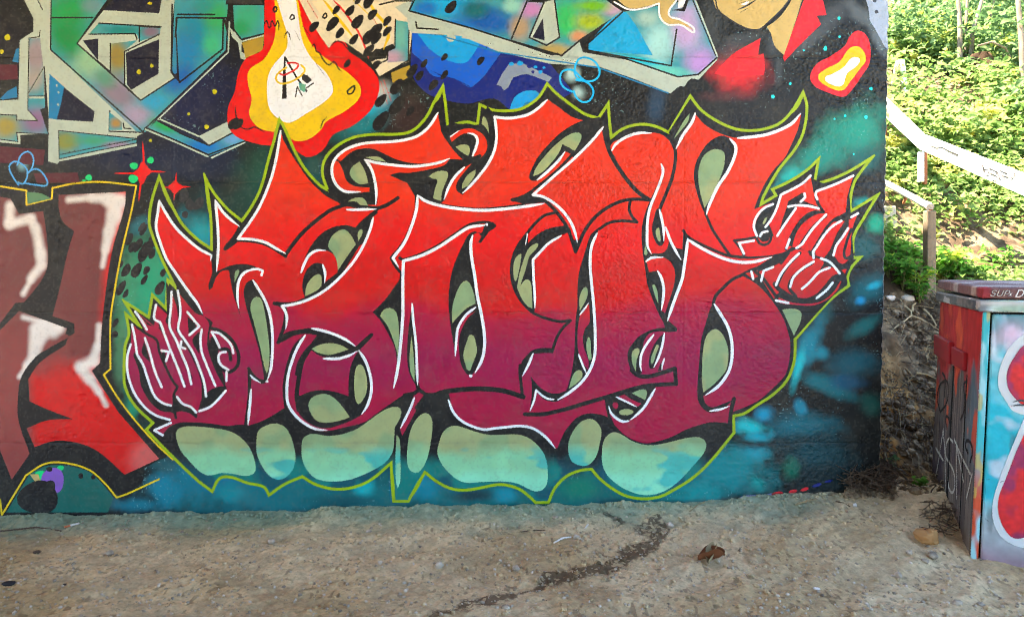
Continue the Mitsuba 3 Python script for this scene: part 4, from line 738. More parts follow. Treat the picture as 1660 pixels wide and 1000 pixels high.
# ------------------------------------------------------------------ stairs up the bank: rails, posts, steps
def surf(u, v):                              # the point of the ground seen at a reading of the photograph
    d = np.linspace(2.2, 9, 1600); z = EYE + (430 - v) * d / 1200; gz = ground_z((u - 830) * d / 1200, d, False)
    k = np.argmax(z <= gz); return np.array([(u - 830) * d[k] / 1200, d[k], gz[k]])
def px(u, v, d): return np.array([(u - 830) * d / 1200, d, EYE + (430 - v) * d / 1200])
def c_wood(p, n, uv):
    g = fbm(p.x * 30 + p.y * 8, p.z * 5, p.y * 20, 3)
    return mix(lin(96, 84, 70), lin(150, 136, 114), g) * (.75 + .5 * fbm(p.x * 90, p.z * 90, p.y * 90, 2))
scene['m_old_wood'] = {'type': 'twosided', 'bsdf': {'type': 'principled', 'base_color': proc(c_wood), 'roughness': .85, 'specular': .2}}
flat('m_pipe', (178, 186, 190), .4)
flat('m_white_board', (232, 232, 228), .5); flat('m_rust', (150, 92, 60), .8); flat('m_pale_concrete', (178, 174, 164), .9)
def plank(a0, a1, b0, b1, th):
    """A board between two ends, each given by its lower and upper corner."""
    q = np.array([a0, a1, b0, b1]); n = np.cross(q[2] - q[0], q[1] - q[0]); n /= np.linalg.norm(n)
    return mesh_of(manifold3d.Manifold.hull_points(np.vstack([q + n * th / 2, q - n * th / 2])))
h = thing('pipe_handrail', 'galvanised pipe handrail descending to a square post beside the wall', 'handrail')
line = [px(1380, 276, 6.2), px(1420, 291, 5.85), px(1440, 299, 5.65), px(1463, 311, 5.45), px(1485, 323, 5.25), px(1506, 335, 5.05)]
add(h + '__pipe', tube(line, .024, 12), 'm_pipe', 50)
add(h + '__end_collar', tube([px(1502, 332, 5.08), px(1508, 336, 5.03)], .027, 12), 'm_tag_white', 50)
add(h + '__bracket', tube([px(1470, 314, 5.42), px(1468, 322, 5.42), px(1464, 330, 5.44)], [.012, .012, .008], 6), 'm_rust')
b = px(1506.5, 495, 5.05)
post = thing('square_post', 'square weathered post holding the lower end of the pipe handrail', 'post')
add(post + '__shaft', box(b[0] - .029, b[0] + .031, b[1] - .03, b[1] + .03, b[2] + .06, px(0, 342, 5.05)[2], .004), 'm_old_wood')
add(post + '__foot', box(b[0] - .034, b[0] + .033, b[1] - .033, b[1] + .034, b[2] - .2, b[2] + .058, .004), 'm_pale_concrete')
add(post + '__cap', box(b[0] - .012, b[0] + .018, b[1] - .015, b[1] + .015, px(0, 342, 5.05)[2] + .001, px(0, 333, 5.05)[2], .003), 'm_rust')
g = thing('white_board_rail', 'broad white board rail with a kink running down across the bank', 'rail')
A0, A1, K0, K1, R0, R1 = px(1425, 178, 6.7), px(1425, 148, 6.7), px(1496, 244, 5.85), px(1496, 218, 5.85), px(1700, 334, 4.75), px(1700, 297, 4.75)
add(g + '__board', plank(A0, A1, K0, K1, .03), 'm_white_board')
add(g + '__board', plank(K0 + [.004, -.004, 0], K1 + [.004, -.004, 0], R0, R1, .03), 'm_white_board')
def on_board(u, v):                         # a point of the lower board's front
    a, e1, e2 = K0, R0 - K0, K1 - K0; n = np.cross(e1, e2); n /= np.linalg.norm(n); n = n if n[1] < 0 else -n
    d = np.array([(u - 830) / 1200, 1, (430 - v) / 1200]); o = np.array([0, 0, EYE]); a = a + n * .019
    return o + d * (np.dot(a - o, n) / np.dot(d, n))
def pen(pts, r): return tube([on_board(*p) for p in pts], r, 5)
add(g + '__board_001__pen_tag', cat([pen(x, .0026) for x in ([(1594, 270), (1592, 268), (1597, 282), (1602, 283), (1604, 272)], [(1592, 274), (1600, 272)], [(1604, 272), (1616, 278), (1612, 281)], [(1604, 280), (1614, 284), (1620, 290)], [(1616, 279), (1621, 290), (1624, 282), (1628, 290)], [(1620, 275), (1632, 281)], [(1626, 284), (1634, 287), (1630, 279)], [(1638, 290), (1645, 281), (1644, 292)], [(1607, 291), (1614, 292)])]), 'm_tag_black', label='thin black pen tag on the white board')
add(g + '__board_001__crack', cat([pen([(1506, 234), (1516, 238), (1526, 237), (1536, 243), (1552, 250)], [.002, .003, .003, .004, .005]), pen([(1541, 245), (1552, 250)], .005)]), 'm_tag_black')
k0 = px(1497, 246, 5.9)
add(g + '__post', box(k0[0] - .03, k0[0] + .008, k0[1], k0[1] + .04, k0[2] - .24, k0[2] + .0, .003), 'm_white_board')
add(g + '__post_edge', box(k0[0] + .009, k0[0] + .034, k0[1] + .002, k0[1] + .04, k0[2] - .26, k0[2] - .002, .003), 'm_rust')
j0 = px(1436, 190, 6.6)
add(g + '__post', box(j0[0] - .02, j0[0] + .03, j0[1] + .03, j0[1] + .07, j0[2] - .7, j0[2] + .0, .003), 'm_rust')
q = thing('pointed_rail', 'two narrow white slats joined in a point higher up the bank', 'rail')
add(q + '__slat', plank(px(1472, 186, 7.6), px(1476, 186, 7.6), px(1457, 98, 7.7), px(1465, 98, 7.7), .03), 'm_white_board')
add(q + '__slat', plank(px(1444, 139, 7.9), px(1448, 139, 7.9), px(1453, 100, 7.66), px(1459, 98, 7.66), .03), 'm_white_board')
for nm, (u0, u1, v, d, hh) in {'first': (1546, 1652, 444, 5.33, .075), 'second': (1508, 1562, 413, 5.53, .08), 'third': (1422, 1500, 398, 5.62, .09)}.items():
    d = surf((u0 + u1) / 2, v)[1] - .14; a, e = px(u0, v, d), px(u1, v, d)
    t = thing('wooden_step', f'{nm} weathered timber step from the bottom, half buried in the weeds', 'step')
    add(t + '__tread', box(a[0], e[0], d, d + .26, a[2] - .03, a[2], .004), 'm_old_wood'); add(t + '__riser', box(a[0] + .01, e[0] - .01, d + .02, d + .05, a[2] - hh - .12, a[2] - .032, .003), 'm_old_wood')
bd = surf(1446, 352)[1] - .16; a = px(1424, 367, bd); e = px(1453, 334, bd)
t = thing('concrete_block', 'pale concrete block sticking out of the bank behind the wall edge', 'block')
add(t + '__upper_block', box(a[0], e[0], bd, bd + .3, a[2] + .055, e[2], .006), 'm_pale_concrete'); add(t + '__lower_block', box(a[0], e[0] + .012, bd + .01, bd + .3, a[2] - .1, a[2] + .052, .006), 'm_pale_concrete')

# ------------------------------------------------------------------ plants of the bank
def leaves(pos, direction, size, g, width=.55, fold=.25, droop=.25):
    """One mesh of pointed leaves: base, two pairs of sides, tip; folded along the rib and drooping."""
    n = len(pos); d = direction / np.linalg.norm(direction, axis=1, keepdims=True)
    up = np.array([0, 0, 1.0]) + g.normal(0, .45, (n, 3)); s = np.cross(d, up); s /= np.linalg.norm(s, axis=1, keepdims=True) + 1e-9
    nr = np.cross(s, d); L = np.broadcast_to(size, (n,))[:, None]; w = width * L * g.uniform(.8, 1.2, (n, 1))
    b, m1, m2, tip = pos, pos + d * L * .38 + nr * L * .05, pos + d * L * .74 - nr * L * droop * .25, pos + d * L - nr * L * droop
    a1, a2 = m1 + s * w * .5 + nr * w * fold, m1 - s * w * .5 + nr * w * fold
    c1, c2 = m2 + s * w * .34 + nr * w * fold * .6, m2 - s * w * .34 + nr * w * fold * .6
    v = np.stack([b, a1, a2, m1, c1, c2, m2, tip], 1).reshape(-1, 3)
    t = np.array([[0, 3, 1], [0, 2, 3], [3, 6, 4], [3, 4, 1], [3, 5, 6], [3, 2, 5], [6, 7, 4], [6, 5, 7]])
    f = (np.arange(n) * 8)[:, None, None] + t[None]
    return trimesh.Trimesh(v, f.reshape(-1, 3), process=False)
def leaf_color(dark, light, yellow, yf):
    def fn(p, n, uv):
        r = noise(p.x * 17 + 3, p.y * 17, p.z * 17); q = noise(p.x * 7, p.y * 7 + 5, p.z * 7)
        c = mix(lin(*dark), lin(*light), smoothstep(.25, .75, r))
        return mix(c, lin(*yellow), smoothstep(1 - yf, 1 - yf * .6, q))
    return proc(fn)
def leaf_mat(key, *a, tr=.7): scene[key] = {'type': 'principledthin', 'base_color': leaf_color(*a), 'roughness': .36, 'spec_trans': 0.0, 'diff_trans': tr, 'eta': 1.4}
leaf_mat('m_ivy', (100, 134, 66), (160, 186, 112), (206, 208, 112), .34, tr=1.0)
leaf_mat('m_weed', (76, 128, 50), (126, 180, 76), (180, 204, 70), .2, tr=1.0)
leaf_mat('m_shrub', (84, 116, 70), (140, 170, 116), (190, 204, 84), .26, tr=1.0)
flat('m_stem', (116, 120, 74), .8); 
def c_bark(p, n, uv): return mix(lin(98, 86, 72), lin(160, 146, 126), fbm(p.x * 40, p.y * 40, p.z * 6, 3))
scene['m_bark'] = {'type': 'twosided', 'bsdf': {'type': 'principled', 'base_color': proc(c_bark), 'roughness': .9, 'specular': .15}}
def c_dark_bark(p, n, uv): return mix(lin(46, 34, 26), lin(96, 76, 58), fbm(p.x * 30, p.y * 30, p.z * 12, 3))
scene['m_dark_bark'] = {'type': 'twosided', 'bsdf': {'type': 'principled', 'base_color': proc(c_dark_bark), 'roughness': .95, 'specular': .1}}
G = np.random.default_rng(11)
def scatter(n, x0, x1, y0, y1, keep):
    out = np.zeros((0, 2))
    while len(out) < n:
        c = np.c_[G.uniform(x0, x1, 4 * n), G.uniform(y0, y1, 4 * n)]; out = np.vstack([out, c[keep(c)]])
    return out[:n]
WEDGE = [.46, .80]
def in_view(c): return (c[:, 0] / c[:, 1] > WEDGE[0]) & (c[:, 0] / c[:, 1] < WEDGE[1])
def screen(c, z): return 830 + 1200 * c[:, 0] / c[:, 1], 430 - 1200 * (z - EYE) / c[:, 1]
def cover(c):
    z = ground_z(c[:, 0], c[:, 1], False); u, v = screen(c, z)
    q = np.stack([c[:, 0], c[:, 1], 0 * c[:, 0]], -1)
    patch = meshkit.fbm(q * [2.2, 2.2, 0], 3, 31)
    bare = np.exp(-(((c[:, 0] - 3.62) / .34) ** 2 + ((c[:, 1] - 5.75) / .42) ** 2)) * .8
    dens = np.clip((patch - .30) * 3.2, .12, 1) * np.clip((c[:, 1] - 4.95 + 1.2 * (patch - .5)) / .5, 0, 1) * np.clip(1 - bare, .04, 1)
    for x0, x1, y0, y1 in ((2.74, 3.16, 5.25, 5.9), (2.88, 3.12, 5.6, 6.15), (3.1, 3.4, 5.3, 5.75), (3.2, 3.66, 5.05, 5.5)):
        dens = dens * np.where((c[:, 0] > x0) & (c[:, 0] < x1) & (c[:, 1] > y0) & (c[:, 1] < y1), .35, 1)
    return in_view(c) & (G.uniform(0, 1, len(c)) < dens)
def cover_mesh(n, y0, y1, s0, s1, hmax, x1=9.0):
    c = scatter(n, 2.0, x1, y0, y1, cover)
    z = ground_z(c[:, 0], c[:, 1], False); hgt = hmax * G.uniform(0, 1, n) ** 1.5 * (.5 + meshkit.fbm(np.c_[c * 1.6, 0 * z], 3, 41))
    az = G.uniform(0, 2 * np.pi, n); el = G.uniform(-.45, .55, n)
    d = np.c_[np.cos(az) * np.cos(el), np.sin(az) * np.cos(el) - .35, np.sin(el)]
    return leaves(np.c_[c, z + .01 + hgt], d, G.uniform(s0, s1, n), G)
seen = [cover_mesh(8000, 4.6, 6.6, .04, .085, .16), cover_mesh(17000, 6.4, 11.5, .06, .13, .34)]
WEDGE[:] = [.80, 2.2]
seen.append(cover_mesh(24000, 4.9, 12, .09, .17, .32, 18.0))
add('ivy_cover', cat(seen), 'm_ivy', label='bright green ivy and weeds covering the sunlit bank', cat='ground cover', kind='stuff')

def weed(u, v, d, n, hgt, spread, size, label, group=None, mat='m_weed'):
    p = px(u, v, d); p[2] = float(ground_z(p[0], p[1], False))
    k = thing('leafy_weed', label, 'plant', group); st, ps, ds, ss = [], [], [], []
    for _ in range(max(4, n // 9)):
        az, r = G.uniform(0, 6.28), spread * G.uniform(.2, 1); top = p + [np.cos(az) * r, np.sin(az) * r, hgt * G.uniform(.6, 1)]
        mid = p + (top - p) * [.3, .3, .6]; st.append(tube([p - [0, 0, .02], mid, top], [.004, .003, .0015], 5))
        for t in np.linspace(.3, 1, 9):
            b = (1 - t) ** 2 * p + 2 * t * (1 - t) * mid + t * t * top; a = G.uniform(0, 6.28)
            ps.append(b); ds.append([np.cos(a), np.sin(a), G.uniform(-.1, .5)]); ss.append(size * G.uniform(.6, 1.15))
    add(k + '__stem', cat(st), 'm_stem', 60); add(k + '__foliage', leaves(np.array(ps), np.array(ds), np.array(ss), G), mat)
WEEDS = ((1440, 462, 5.15, 60, .30, .17, .085, 'green weed tight against the wall edge, lower of the two there'), (1450, 430, 5.40, 50, .10, .17, .08, 'green weed tight against the wall edge below the timber step'), (1462, 470, 5.05, 70, .28, .17, .08, 'green weed in the front row midway between wall edge and square post'), (1470, 440, 5.25, 60, .15, .18, .085, 'green weed in the back row midway between wall edge and square post'),
    (1484, 478, 5.0, 60, .26, .15, .08, 'green weed in the front row just left of the square post'), (1490, 490, 4.95, 40, .14, .12, .06, 'lowest short weed at the foot of the square post'), (1530, 468, 5.1, 60, .26, .16, .085, 'green weed just right of the square post above the slab'), (1525, 440, 5.3, 50, .13, .15, .08, 'green weed below the second timber step'), (1552, 470, 5.1, 60, .24, .16, .085, 'green weed above the left half of the slab, second from the square post'),
    (1588, 462, 5.15, 40, .12, .15, .075, 'green weed in front of the lowest timber step'), (1625, 462, 5.25, 40, .18, .15, .075, 'green weed at the right end of the lowest timber step'))
for u, v, d, n, hh, sp, sz, lb in WEEDS: weed(u, v, d, n, hh, sp, sz, lb, 'weeds at the foot of the bank')
weed(1438, 778, 3.86, 36, .12, .09, .035, 'small grey green weed at the lower right corner of the wall', mat='m_shrub')
weed(1490, 818, 3.62, 14, .05, .04, .04, 'tiny bright green seedling beside the foot of the cabinet')

def shrub(u, v, d, r, n, size, label, mat='m_shrub'):
    c = px(u, v, d); g0 = float(ground_z(c[0], c[1], False)); k = thing('leafy_shrub', label, 'shrub')
    base = np.array([c[0], c[1], g0]); tips, st = [], []
    for _ in range(14):
        a = G.normal(0, 1, 3); a /= np.linalg.norm(a); t = c + a * r * G.uniform(.3, 1) * [1, 1, .8]; tips.append(t)
        st.append(tube([base - [0, 0, .05], (base + t) / 2 + [0, 0, .1], t], [.014, .009, .003], 5))
    m = 34; cl = c + (lambda a: a / np.linalg.norm(a, axis=1, keepdims=True) * G.uniform(.25, 1, (m, 1)) ** .5)(G.normal(0, 1, (m, 3))) * r * [1, 1, .8]
    i = G.integers(0, m, n); ps = cl[i] + G.normal(0, r * .17, (n, 3)); ps[:, 2] = np.maximum(ps[:, 2], g0 + .05)
    az = G.uniform(0, 6.28, n); add(k + '__stem', cat(st), 'm_bark', 60)
    add(k + '__crown', leaves(ps, np.c_[np.cos(az), np.sin(az) - .3, G.uniform(-.7, .35, n)], size * G.uniform(.6, 1.2, n), G), mat)
for u, v, d, r, n, sz, lb in ((1470, 55, 8.9, .62, 900, .11, 'dense shrub at the top beside the wall edge'), (1528, 60, 9.7, .66, 900, .12, 'glossy shrub in front of the slim forked trunks'), (1600, 45, 9.8, .55, 520, .12, 'loose shrub around the middle trunks'),
                              (1638, 62, 8.2, .50, 420, .12, 'shrub with broad leaves left of the rightmost trunk'), (1650, 190, 7.2, .42, 420, .10, 'shrub above the white board at the right edge'), (1560, 130, 8.3, .40, 360, .11, 'low shrub left of the dark stump'), (1640, 140, 8.0, .40, 300, .11, 'low shrub right of the dark stump'),
                              (1500, -60, 11.0, 1.0, 1100, .14, 'tall shrub at the top edge right of the wall'), (1600, -60, 11.5, 1.1, 1000, .14, 'tall shrub at the top edge behind the trunks'), (1690, -20, 10.5, 1.0, 800, .14, 'tall shrub at the upper right corner')):
    shrub(u, v, d, r, n, sz, lb)

def young_tree(pts, r, label, crown):
    k = thing('young_tree', label, 'tree'); p = np.array(pts); z0 = float(ground_z(p[0, 0], p[0, 1], False)); p[0, 2] = z0 - .1
    add(k + '__trunk', tube(p, np.linspace(r, r * .45, len(p)), 8), 'm_bark', 60)
    t = p[-1]; n = crown; cl = t + G.normal(0, 1, (16, 3)) * [.55, .55, .6]; ps = cl[G.integers(0, 16, n)] + G.normal(0, .16, (n, 3)); az = G.uniform(0, 6.28, n)
    add(k + '__branch', cat([tube([p[-2] + (t - p[-2]) * G.uniform(0, 1), (t + q) / 2, q], [.014, .01, .004], 5) for q in cl]), 'm_bark', 60)
    add(k + '__crown', leaves(ps, np.c_[np.cos(az), np.sin(az), G.uniform(-.7, .3, n)], .13 * G.uniform(.6, 1.2, n), G), 'm_shrub')
young_tree([px(1556, 85, 8.25), px(1556, 40, 8.35), px(1553, 0, 8.45), px(1548, -120, 8.85), px(1552, -330, 9.25)], .03, 'slim straight trunk, leftmost of the thin trees', 260)
young_tree([px(1564, 75, 8.55), px(1566, 35, 8.65), px(1568, 0, 8.75), px(1574, -120, 9.05), px(1570, -300, 9.45)], .02, 'thinner trunk close behind the leftmost one', 200)
young_tree([px(1570, 68, 8.35), px(1577, 50, 8.40), px(1585, 25, 8.45), px(1592, 0, 8.55), px(1606, -120, 8.85), px(1610, -310, 9.25)], .028, 'leaning slim trunk bending to the right', 240)
young_tree([px(1607, 60, 9.05), px(1606, 25, 9.15), px(1612, 0, 9.25), px(1632, -60, 9.45), px(1640, -200, 9.65)], .013, 'very thin bowed trunk behind the leaning one', 160)
young_tree([px(1660, 140, 7.55), px(1656, 70, 7.65), px(1650, 0, 7.75), px(1640, -140, 8.15), px(1648, -380, 8.65)], .032, 'rightmost pale trunk at the right edge', 260)

t = px(1588, 112, 8.0); z0 = float(ground_z(t[0], t[1], False))
k = thing('tree_stump', 'dark rotten stump among the leaves below the slim trunks', 'stump')
sm = tube([[t[0], t[1], t[2] - .28], [t[0], t[1], t[2]], [t[0] + .01, t[1], t[2] + .10], [t[0] + .01, t[1], t[2] + .16]], [.17, .115, .12, .09], 24); sv = np.array(sm.vertices); sv += .16 * (meshkit.fbm(sv * [11, 11, 5], 3, 4) - .5)[:, None] * [1, 1, .5]; sm.vertices = sv
add(k + '__trunk', sm, 'm_dark_bark', 50)
add(k + '__root', tube([t + [.0, -.1, .05], t + [.06, -.2, -.06], t + [.12, -.24, -.2]], [.035, .03, .015], 6), 'm_dark_bark', 60)
add(k + '__loose_branch', tube([t + [-.12, -.16, .2], t + [.0, -.2, .23], t + [.16, -.18, .17], t + [.24, -.14, .08]], .012, 6), 'm_bark', 60)

# bare earth between wall and cabinet: roots, straw and twigs
scene['m_clod'] = {'type': 'principled', 'base_color': proc(lambda p, n, uv: mix(lin(84, 72, 58), lin(158, 140, 114), noise(p.x * 23, p.y * 23, p.z * 23)) * (.6 + .8 * fbm(p.x * 90, p.y * 90, p.z * 90, 2))), 'roughness': .95, 'specular': .1}
flat('m_root', (176, 160, 124), .85); flat('m_straw', (150, 132, 98), .9); flat('m_twig', (78, 64, 50), .9); flat('m_pale_chip', (206, 200, 190), .8)
ROOTS = [[(1458, 490), (1464, 498), (1476, 508), (1476, 515), (1464, 524), (1459, 536)], [(1476, 515), (1490, 520), (1506, 528), (1514, 535)], [(1478, 508), (1478, 498), (1484, 494)], [(1496, 504), (1508, 516), (1516, 530)], [(1464, 524), (1450, 534), (1440, 544)], [(1436, 575), (1456, 590), (1472, 606), (1486, 620)], [(1484, 608), (1500, 610), (1516, 617)], [(1500, 578), (1503, 592)], [(1432, 736), (1437, 752), (1446, 776)], [(1640, 424), (1648, 440), (1657, 462)]]
ROOT_LABELS = ['long curved pale root, topmost on the bare earth', 'pale root forking to the right from the long curved one', 'short pale root above the fork', 'pale root beside the cabinet lid', 'pale root forking to the left from the long curved one', 'long straight straw lying down the bare earth', 'pale root next to the middle of the cabinet side', 'short pale stalk left of the red vent boxes', 'long straw at the lower right corner of the wall', 'pale bent stick leaning beside the lowest step']
for n, r in enumerate(ROOTS):
    pts = [surf(*q) + [0, -.01, .012] for q in r]
    add('exposed_root', tube(pts, np.linspace(.007, .003, len(pts)), 6), 'm_root' if n not in (5, 8) else 'm_straw', 60, label=ROOT_LABELS[n], cat='root', group='roots on the bare earth' if n < 9 else None)
def sticks(n, box_, l0, l1, r, seed, lift=.012):
    g = np.random.default_rng(seed); out = []
    while len(out) < n:
        u, v = g.uniform(box_[0], box_[1]), g.uniform(box_[2], box_[3]); p = surf(u, v); a = g.uniform(0, 6.28); l = g.uniform(l0, l1)
        e = np.array([np.cos(a), np.sin(a), 0]) * l / 2; A, B = p - e, p + e
        A[2] = float(ground_z(A[0], A[1], False)) + lift * g.uniform(.3, 1.6); B[2] = float(ground_z(B[0], B[1], False)) + lift * g.uniform(.3, 2.4)
        out.append(tube([A, (A + B) / 2 + g.normal(0, l * .06, 3), B], [r, r, r * .5], 4))
    return cat(out)
add('straw_litter', sticks(150, (1428, 1545, 478, 800), .04, .14, .002, 3, .02), 'm_straw', label='dry straw and stalks strewn over the bare earth', cat='litter', kind='stuff')
CL = np.random.default_rng(8); clods = []
for n in range(1300):
    s0 = surf(CL.uniform(1428, 1548), CL.uniform(478, 800)); r = .005 + .024 * CL.uniform() ** 4; clods.append(pebble(s0 + [0, 0, r * .2], r, n + 900, .75, 1))
for n in range(260):
    s0 = surf(CL.uniform(1370, 1448), CL.uniform(776, 808)); r = .006 + .018 * CL.uniform() ** 2; clods.append(pebble(s0 + [0, 0, r * .3], r, n + 2900, .8, 1))
for k in clods: k.vertices = np.array(k.vertices) + CL.normal(0, .0028, (len(k.vertices), 3))
add('earth_clods', cat(clods), 'm_clod', False, label='broken brown clods over the bare earth', cat='earth', kind='stuff')
add('twig_litter', sticks(320, (1428, 1545, 478, 800), .03, .10, .003, 4, .02), 'm_twig', label='dark twigs strewn over the bare earth', cat='litter', kind='stuff')
add('dry_grass_tuft', cat([sticks(420, (1375, 1446, 772, 806), .05, .16, .0022, 5, .06), sticks(60, (1500, 1545, 830, 880), .04, .10, .0022, 6, .03)]), 'm_twig', label='matted brown dry grass at the foot of the wall corner', cat='dry grass', kind='stuff')
for u, v, r, lb in ((1470, 488, .045, 'pale flat stone on the bare earth below the weeds'), (1444, 486, .035, 'small pale stone at the wall edge below the weeds')):
    add('earth_stone', pebble(surf(u, v) + [0, 0, .01], r, int(u)), 'm_pale_chip', 50, label=lb, cat='stone')

# ------------------------------------------------------------------ things lying on the sandy ground
def c_stone(p, n, uv): return mix(lin(110, 98, 84), lin(206, 192, 172), noise(p.x * 61, p.y * 61, 4.0)) * (.8 + .4 * fbm(p.x * 120, p.y * 120, p.z * 120, 2))
scene['m_gravel'] = {'type': 'principled', 'base_color': proc(c_stone), 'roughness': .85, 'specular': .3}
def c_tan(p, n, uv): return mix(lin(150, 96, 48), lin(190, 150, 100), fbm(p.x * 22, p.y * 22, p.z * 30, 3))
scene['m_tan_stone'] = {'type': 'principled', 'base_color': proc(c_tan), 'roughness': .8, 'specular': .3}
flat('m_chip_black', (34, 32, 36), .8); flat('m_dry_leaf', (112, 66, 36), .7); flat('m_bone', (226, 222, 214), .6); flat('m_cork', (206, 120, 80), .7)
g = np.random.default_rng(5); gravel = []
for n in range(5200):
    u, v = g.uniform(-10, 1670), 830 + 190 * g.uniform(0, 1) ** .8
    if g.uniform() > .35 + .65 * meshkit.noise(np.array([[u / 90, v / 40, 0]]), 5)[0]: continue
    d = 1.2 * 1200 / (v - 430); p = np.array([(u - 830) * d / 1200, d, 0]); p[2] = float(ground_z(p[0], p[1]))
    r = .0026 + .006 * g.uniform(0, 1) ** 4
    if p[1] < 3.56: gravel.append(pebble(p + [0, 0, r * .2], r, n, .7, 1))
add('gravel', cat(gravel), 'm_gravel', True, label='fine grit scattered over the sandy ground', cat='gravel', kind='stuff')
crumb, ico = [], trimesh.creation.icosphere(1)
CV, CF = np.array(ico.vertices), np.array(ico.faces)
m = 9000; c = np.c_[g.uniform(-2.9, 2.9, m), 3.58 - 1.35 * g.uniform(0, 1, m) ** .9]
c = c[meshkit.fbm(np.c_[c * [2.2, 3], 0 * c[:, 0]], 3, 61) + .25 * g.uniform(-1, 1, len(c)) > .46]
c = c[~((c[:, 0] > 1.75) & (c[:, 1] > 2.9))]
r = .0022 + .009 * g.uniform(0, 1, len(c)) ** 5; zc = ground_z(c[:, 0], c[:, 1])
sh = .7 + .6 * g.uniform(0, 1, (len(c), len(CV), 1))
v = (CV[None] * sh * r[:, None, None] * [1, 1, .75] + np.c_[c, zc + r * .25][:, None]).reshape(-1, 3)
add('sand_lumps', trimesh.Trimesh(v, ((np.arange(len(c)) * len(CV))[:, None, None] + CF[None]).reshape(-1, 3), process=False), 'm_soil', 30, label='small lumps of sandy earth strewn over the ground', cat='earth', kind='stuff')
add('soil_crumbs', cat([pebble((lambda p: p + [0, 0, float(ground_z(p[0], p[1])) + .002])(np.array([g.uniform(-3.0, 1.8), 3.57 - abs(g.normal(0, .05)), 0])), g.uniform(.004, .013), n, .7, 1) for n in range(420)]), 'm_soil', True, label='crumbs of earth heaped along the foot of the wall', cat='earth', kind='stuff')
def rock(p, r):
    m = trimesh.creation.icosphere(4); v = np.array(m.vertices); d = np.random.default_rng(3).normal(0, 1, (11, 3)); d /= np.linalg.norm(d, axis=1, keepdims=True)
    for k, h in zip(d, (.74, .8, .7, .82, .76, .85, .72, .8, .78, .84, .75)): v -= np.maximum(v @ k - h, 0)[:, None] * k * .9
    v *= (1 + .16 * (meshkit.fbm(v * 3, 4, 9) - .5))[:, None]; v -= .22 * np.exp(-((v[:, :1] + .1) ** 2 / .01)) * np.maximum(v[:, 2:], 0) * [0, 0, 1]
    return trimesh.Trimesh(v * [1.12, .9, .78] * r + p + [0, 0, r * .45], m.faces, process=False)
STONES = [(1503, 878, .050, 'm_tan_stone', 'large rounded tan stone near the foot of the cabinet'), (1512, 903, .022, 'm_gravel', 'pale stone just in front of the tan stone'), (1500, 911, .015, 'm_gravel', 'flat grey stone below the pale one near the cabinet'), (1474, 897, .013, 'm_gravel', 'dark grey pebble left of the pale stone'),
          (1456, 934, .018, 'm_gravel', 'single pale pebble on bare sand left of the cabinet'), (178, 898, .016, 'm_gravel', 'pale pebble on the sand at the left'), (598, 863, .014, 'm_gravel', 'round white pebble below the second pale green shape'), (440, 879, .018, 'm_gravel', 'whitish pebble with a smaller one beside it'), (712, 918, .018, 'm_gravel', 'grey pebble in the middle of the sand above the damp streak'),
          (934, 872, .016, 'm_gravel', 'white pebble beside the white stick'), (900, 840, .014, 'm_gravel', 'light pebble under the lowest lime point'), (836, 923, .016, 'm_gravel', 'purplish pebble just left of the damp streak'), (1086, 853, .018, 'm_gravel', 'tan pebble at the upper end of the damp streak'), (1200, 893, .012, 'm_gravel', 'small grey pebble right of the curled leaf'), (1552, 981, .020, 'm_gravel', 'pale stone at the bottom below the cabinet'), (1590, 982, .014, 'm_gravel', 'grey stone at the bottom right of the pale one'), (602, 944, .014, 'm_gravel', 'grey pebble left of the damp streak'), (820, 987, .014, 'm_gravel', 'grey pebble at the bottom edge')]
for n, (u, v, r, m, lb) in enumerate(STONES):
    p = surf(u, v); add('pebble' if r < .045 else 'stone', pebble(p + [0, 0, r * (.3 if r < .045 else .5)], r, n + 40, .7, 2) if r < .045 else rock(p, r), m, 60 if r < .045 else 30, label=lb, cat='stone')
p = surf(14, 948); add('bark_chip', pebble(p + [0, 0, .006], .024, 71, .35), 'm_chip_black', 50, label='flat black chip at the left edge of the sand', cat='chip')
p = surf(60, 896); add('bark_chip', pebble(p + [0, 0, .004], .016, 72, .3), 'm_twig', 50, label='dark brown chip on the sand near the left edge', cat='chip')
p = surf(105, 949); add('bark_chip', pebble(p + [0, 0, .004], .008, 73, .4), 'm_chip_black', 50, label='small black chip right of the flat black one', cat='chip')
a, b = surf(105, 856), surf(128, 850); k = thing('cigarette_end', 'white cigarette end with an orange tip below the left letters', 'cigarette')
m = a + (b - a) * .38
add(k + '__paper', tube([m + [0, 0, .006], b + [0, 0, .007]], .0042, 8), 'm_bone', 60); add(k + '__filter', tube([a + [0, 0, .006], m + [0, 0, .006]], .0044, 8), 'm_cork', 60)
def stick(u0, v0, u1, v1, r, m, lb, bend=0.0):
    a, b = surf(u0, v0), surf(u1, v1); c = (a + b) / 2 + [0, bend, .004]; add('twig', tube([a + [0, 0, r], c + [0, 0, r], b + [0, 0, r]], [r, r * 1.1, r * .7], 7), m, 60, label=lb, cat='twig')
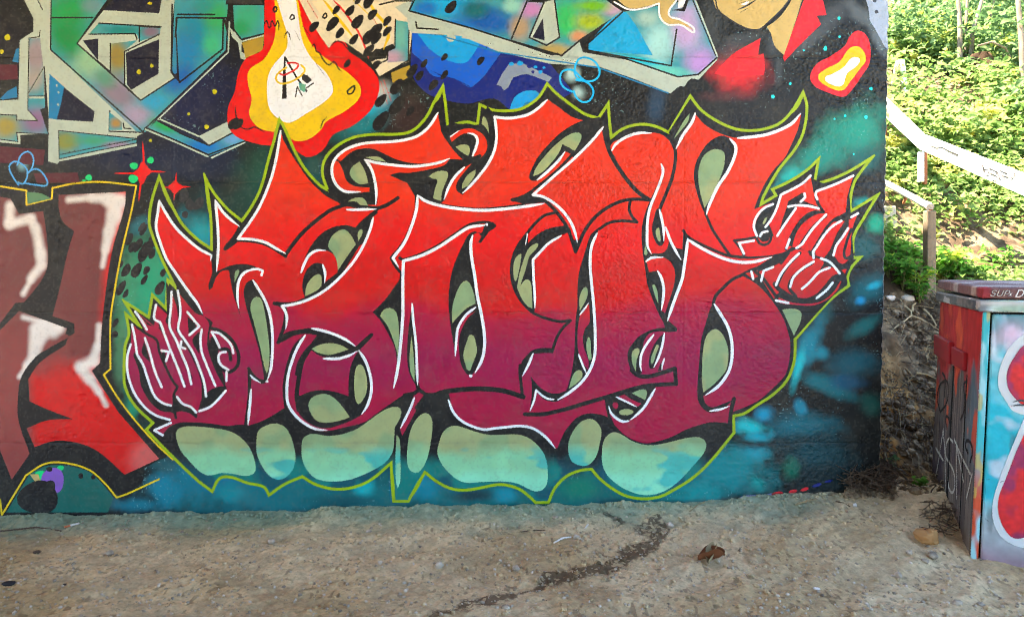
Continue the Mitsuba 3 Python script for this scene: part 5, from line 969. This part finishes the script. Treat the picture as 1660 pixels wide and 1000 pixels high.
stick(898, 881, 926, 871, .0032, 'm_bone', 'bent white stick near the middle of the sand', .01); stick(1290, 819, 1324, 811, .004, 'm_straw', 'pale thick stalk under the right end of the wall'); stick(1355, 813, 1378, 822, .003, 'm_twig', 'thin dark stalk left of the white scrap')
stick(842, 863, 884, 860, .002, 'm_twig', 'thin brown twig left of the white stick'); stick(1118, 830, 1142, 814, .003, 'm_straw', 'grey stalk leaning against the foot of the wall'); stick(0, 862, 100, 862, .003, 'm_twig', 'long thin bowed root at the left edge', .04); stick(948, 857, 956, 850, .003, 'm_bone', 'short white stick right of centre near the wall')
p = surf(1386, 821); add('paper_scrap', pebble(p + [0, 0, .008], .013, 75, .6), 'm_bone', 50, label='white crumpled scrap near the wall corner', cat='scrap'); p = surf(1324, 956); add('paper_scrap', pebble(p + [0, 0, .004], .013, 76, .25), 'm_bone', 50, label='small white flake on the sand left of the cabinet', cat='scrap')
# the curled dry leaf
p = surf(1153, 911); k = thing('curled_dry_leaf', 'curled brown dry leaf right of the damp streak', 'leaf')
def blade(L, W, curl, az, lift):
    s, t = np.meshgrid(np.linspace(0, 1, 12), np.linspace(-1, 1, 7), indexing='ij'); w = W * np.sin(np.pi * (s * .9 + .05)) ** .7
    x, y = (s - .5) * L, t * w; z = curl * t ** 2 * w * 2.2 + lift * s ** 2 * L + .004 * np.sin(9 * s + 5 * t); c, q = np.cos(az), np.sin(az)
    v = np.stack([p[0] + c * x - q * y, p[1] + q * x + c * y, p[2] + .006 + z], -1).reshape(-1, 3); i, j = np.meshgrid(np.arange(11), np.arange(6), indexing='ij'); o = i * 7 + j
    return trimesh.Trimesh(v, np.vstack([np.stack([o, o + 7, o + 8], -1).reshape(-1, 3), np.stack([o, o + 8, o + 1], -1).reshape(-1, 3)]), process=False)
add(k + '__blade', blade(.105, .028, .75, -.25, .25), 'm_dry_leaf', True); add(k + '__second_blade', blade(.07, .02, .9, .9, .7), 'm_straw', True)
add(k + '__stalk', tube([p + [.01, .01, .01], p + [.03, .03, .025], p + [.05, .035, .03]], .0015, 5), 'm_straw', 60)
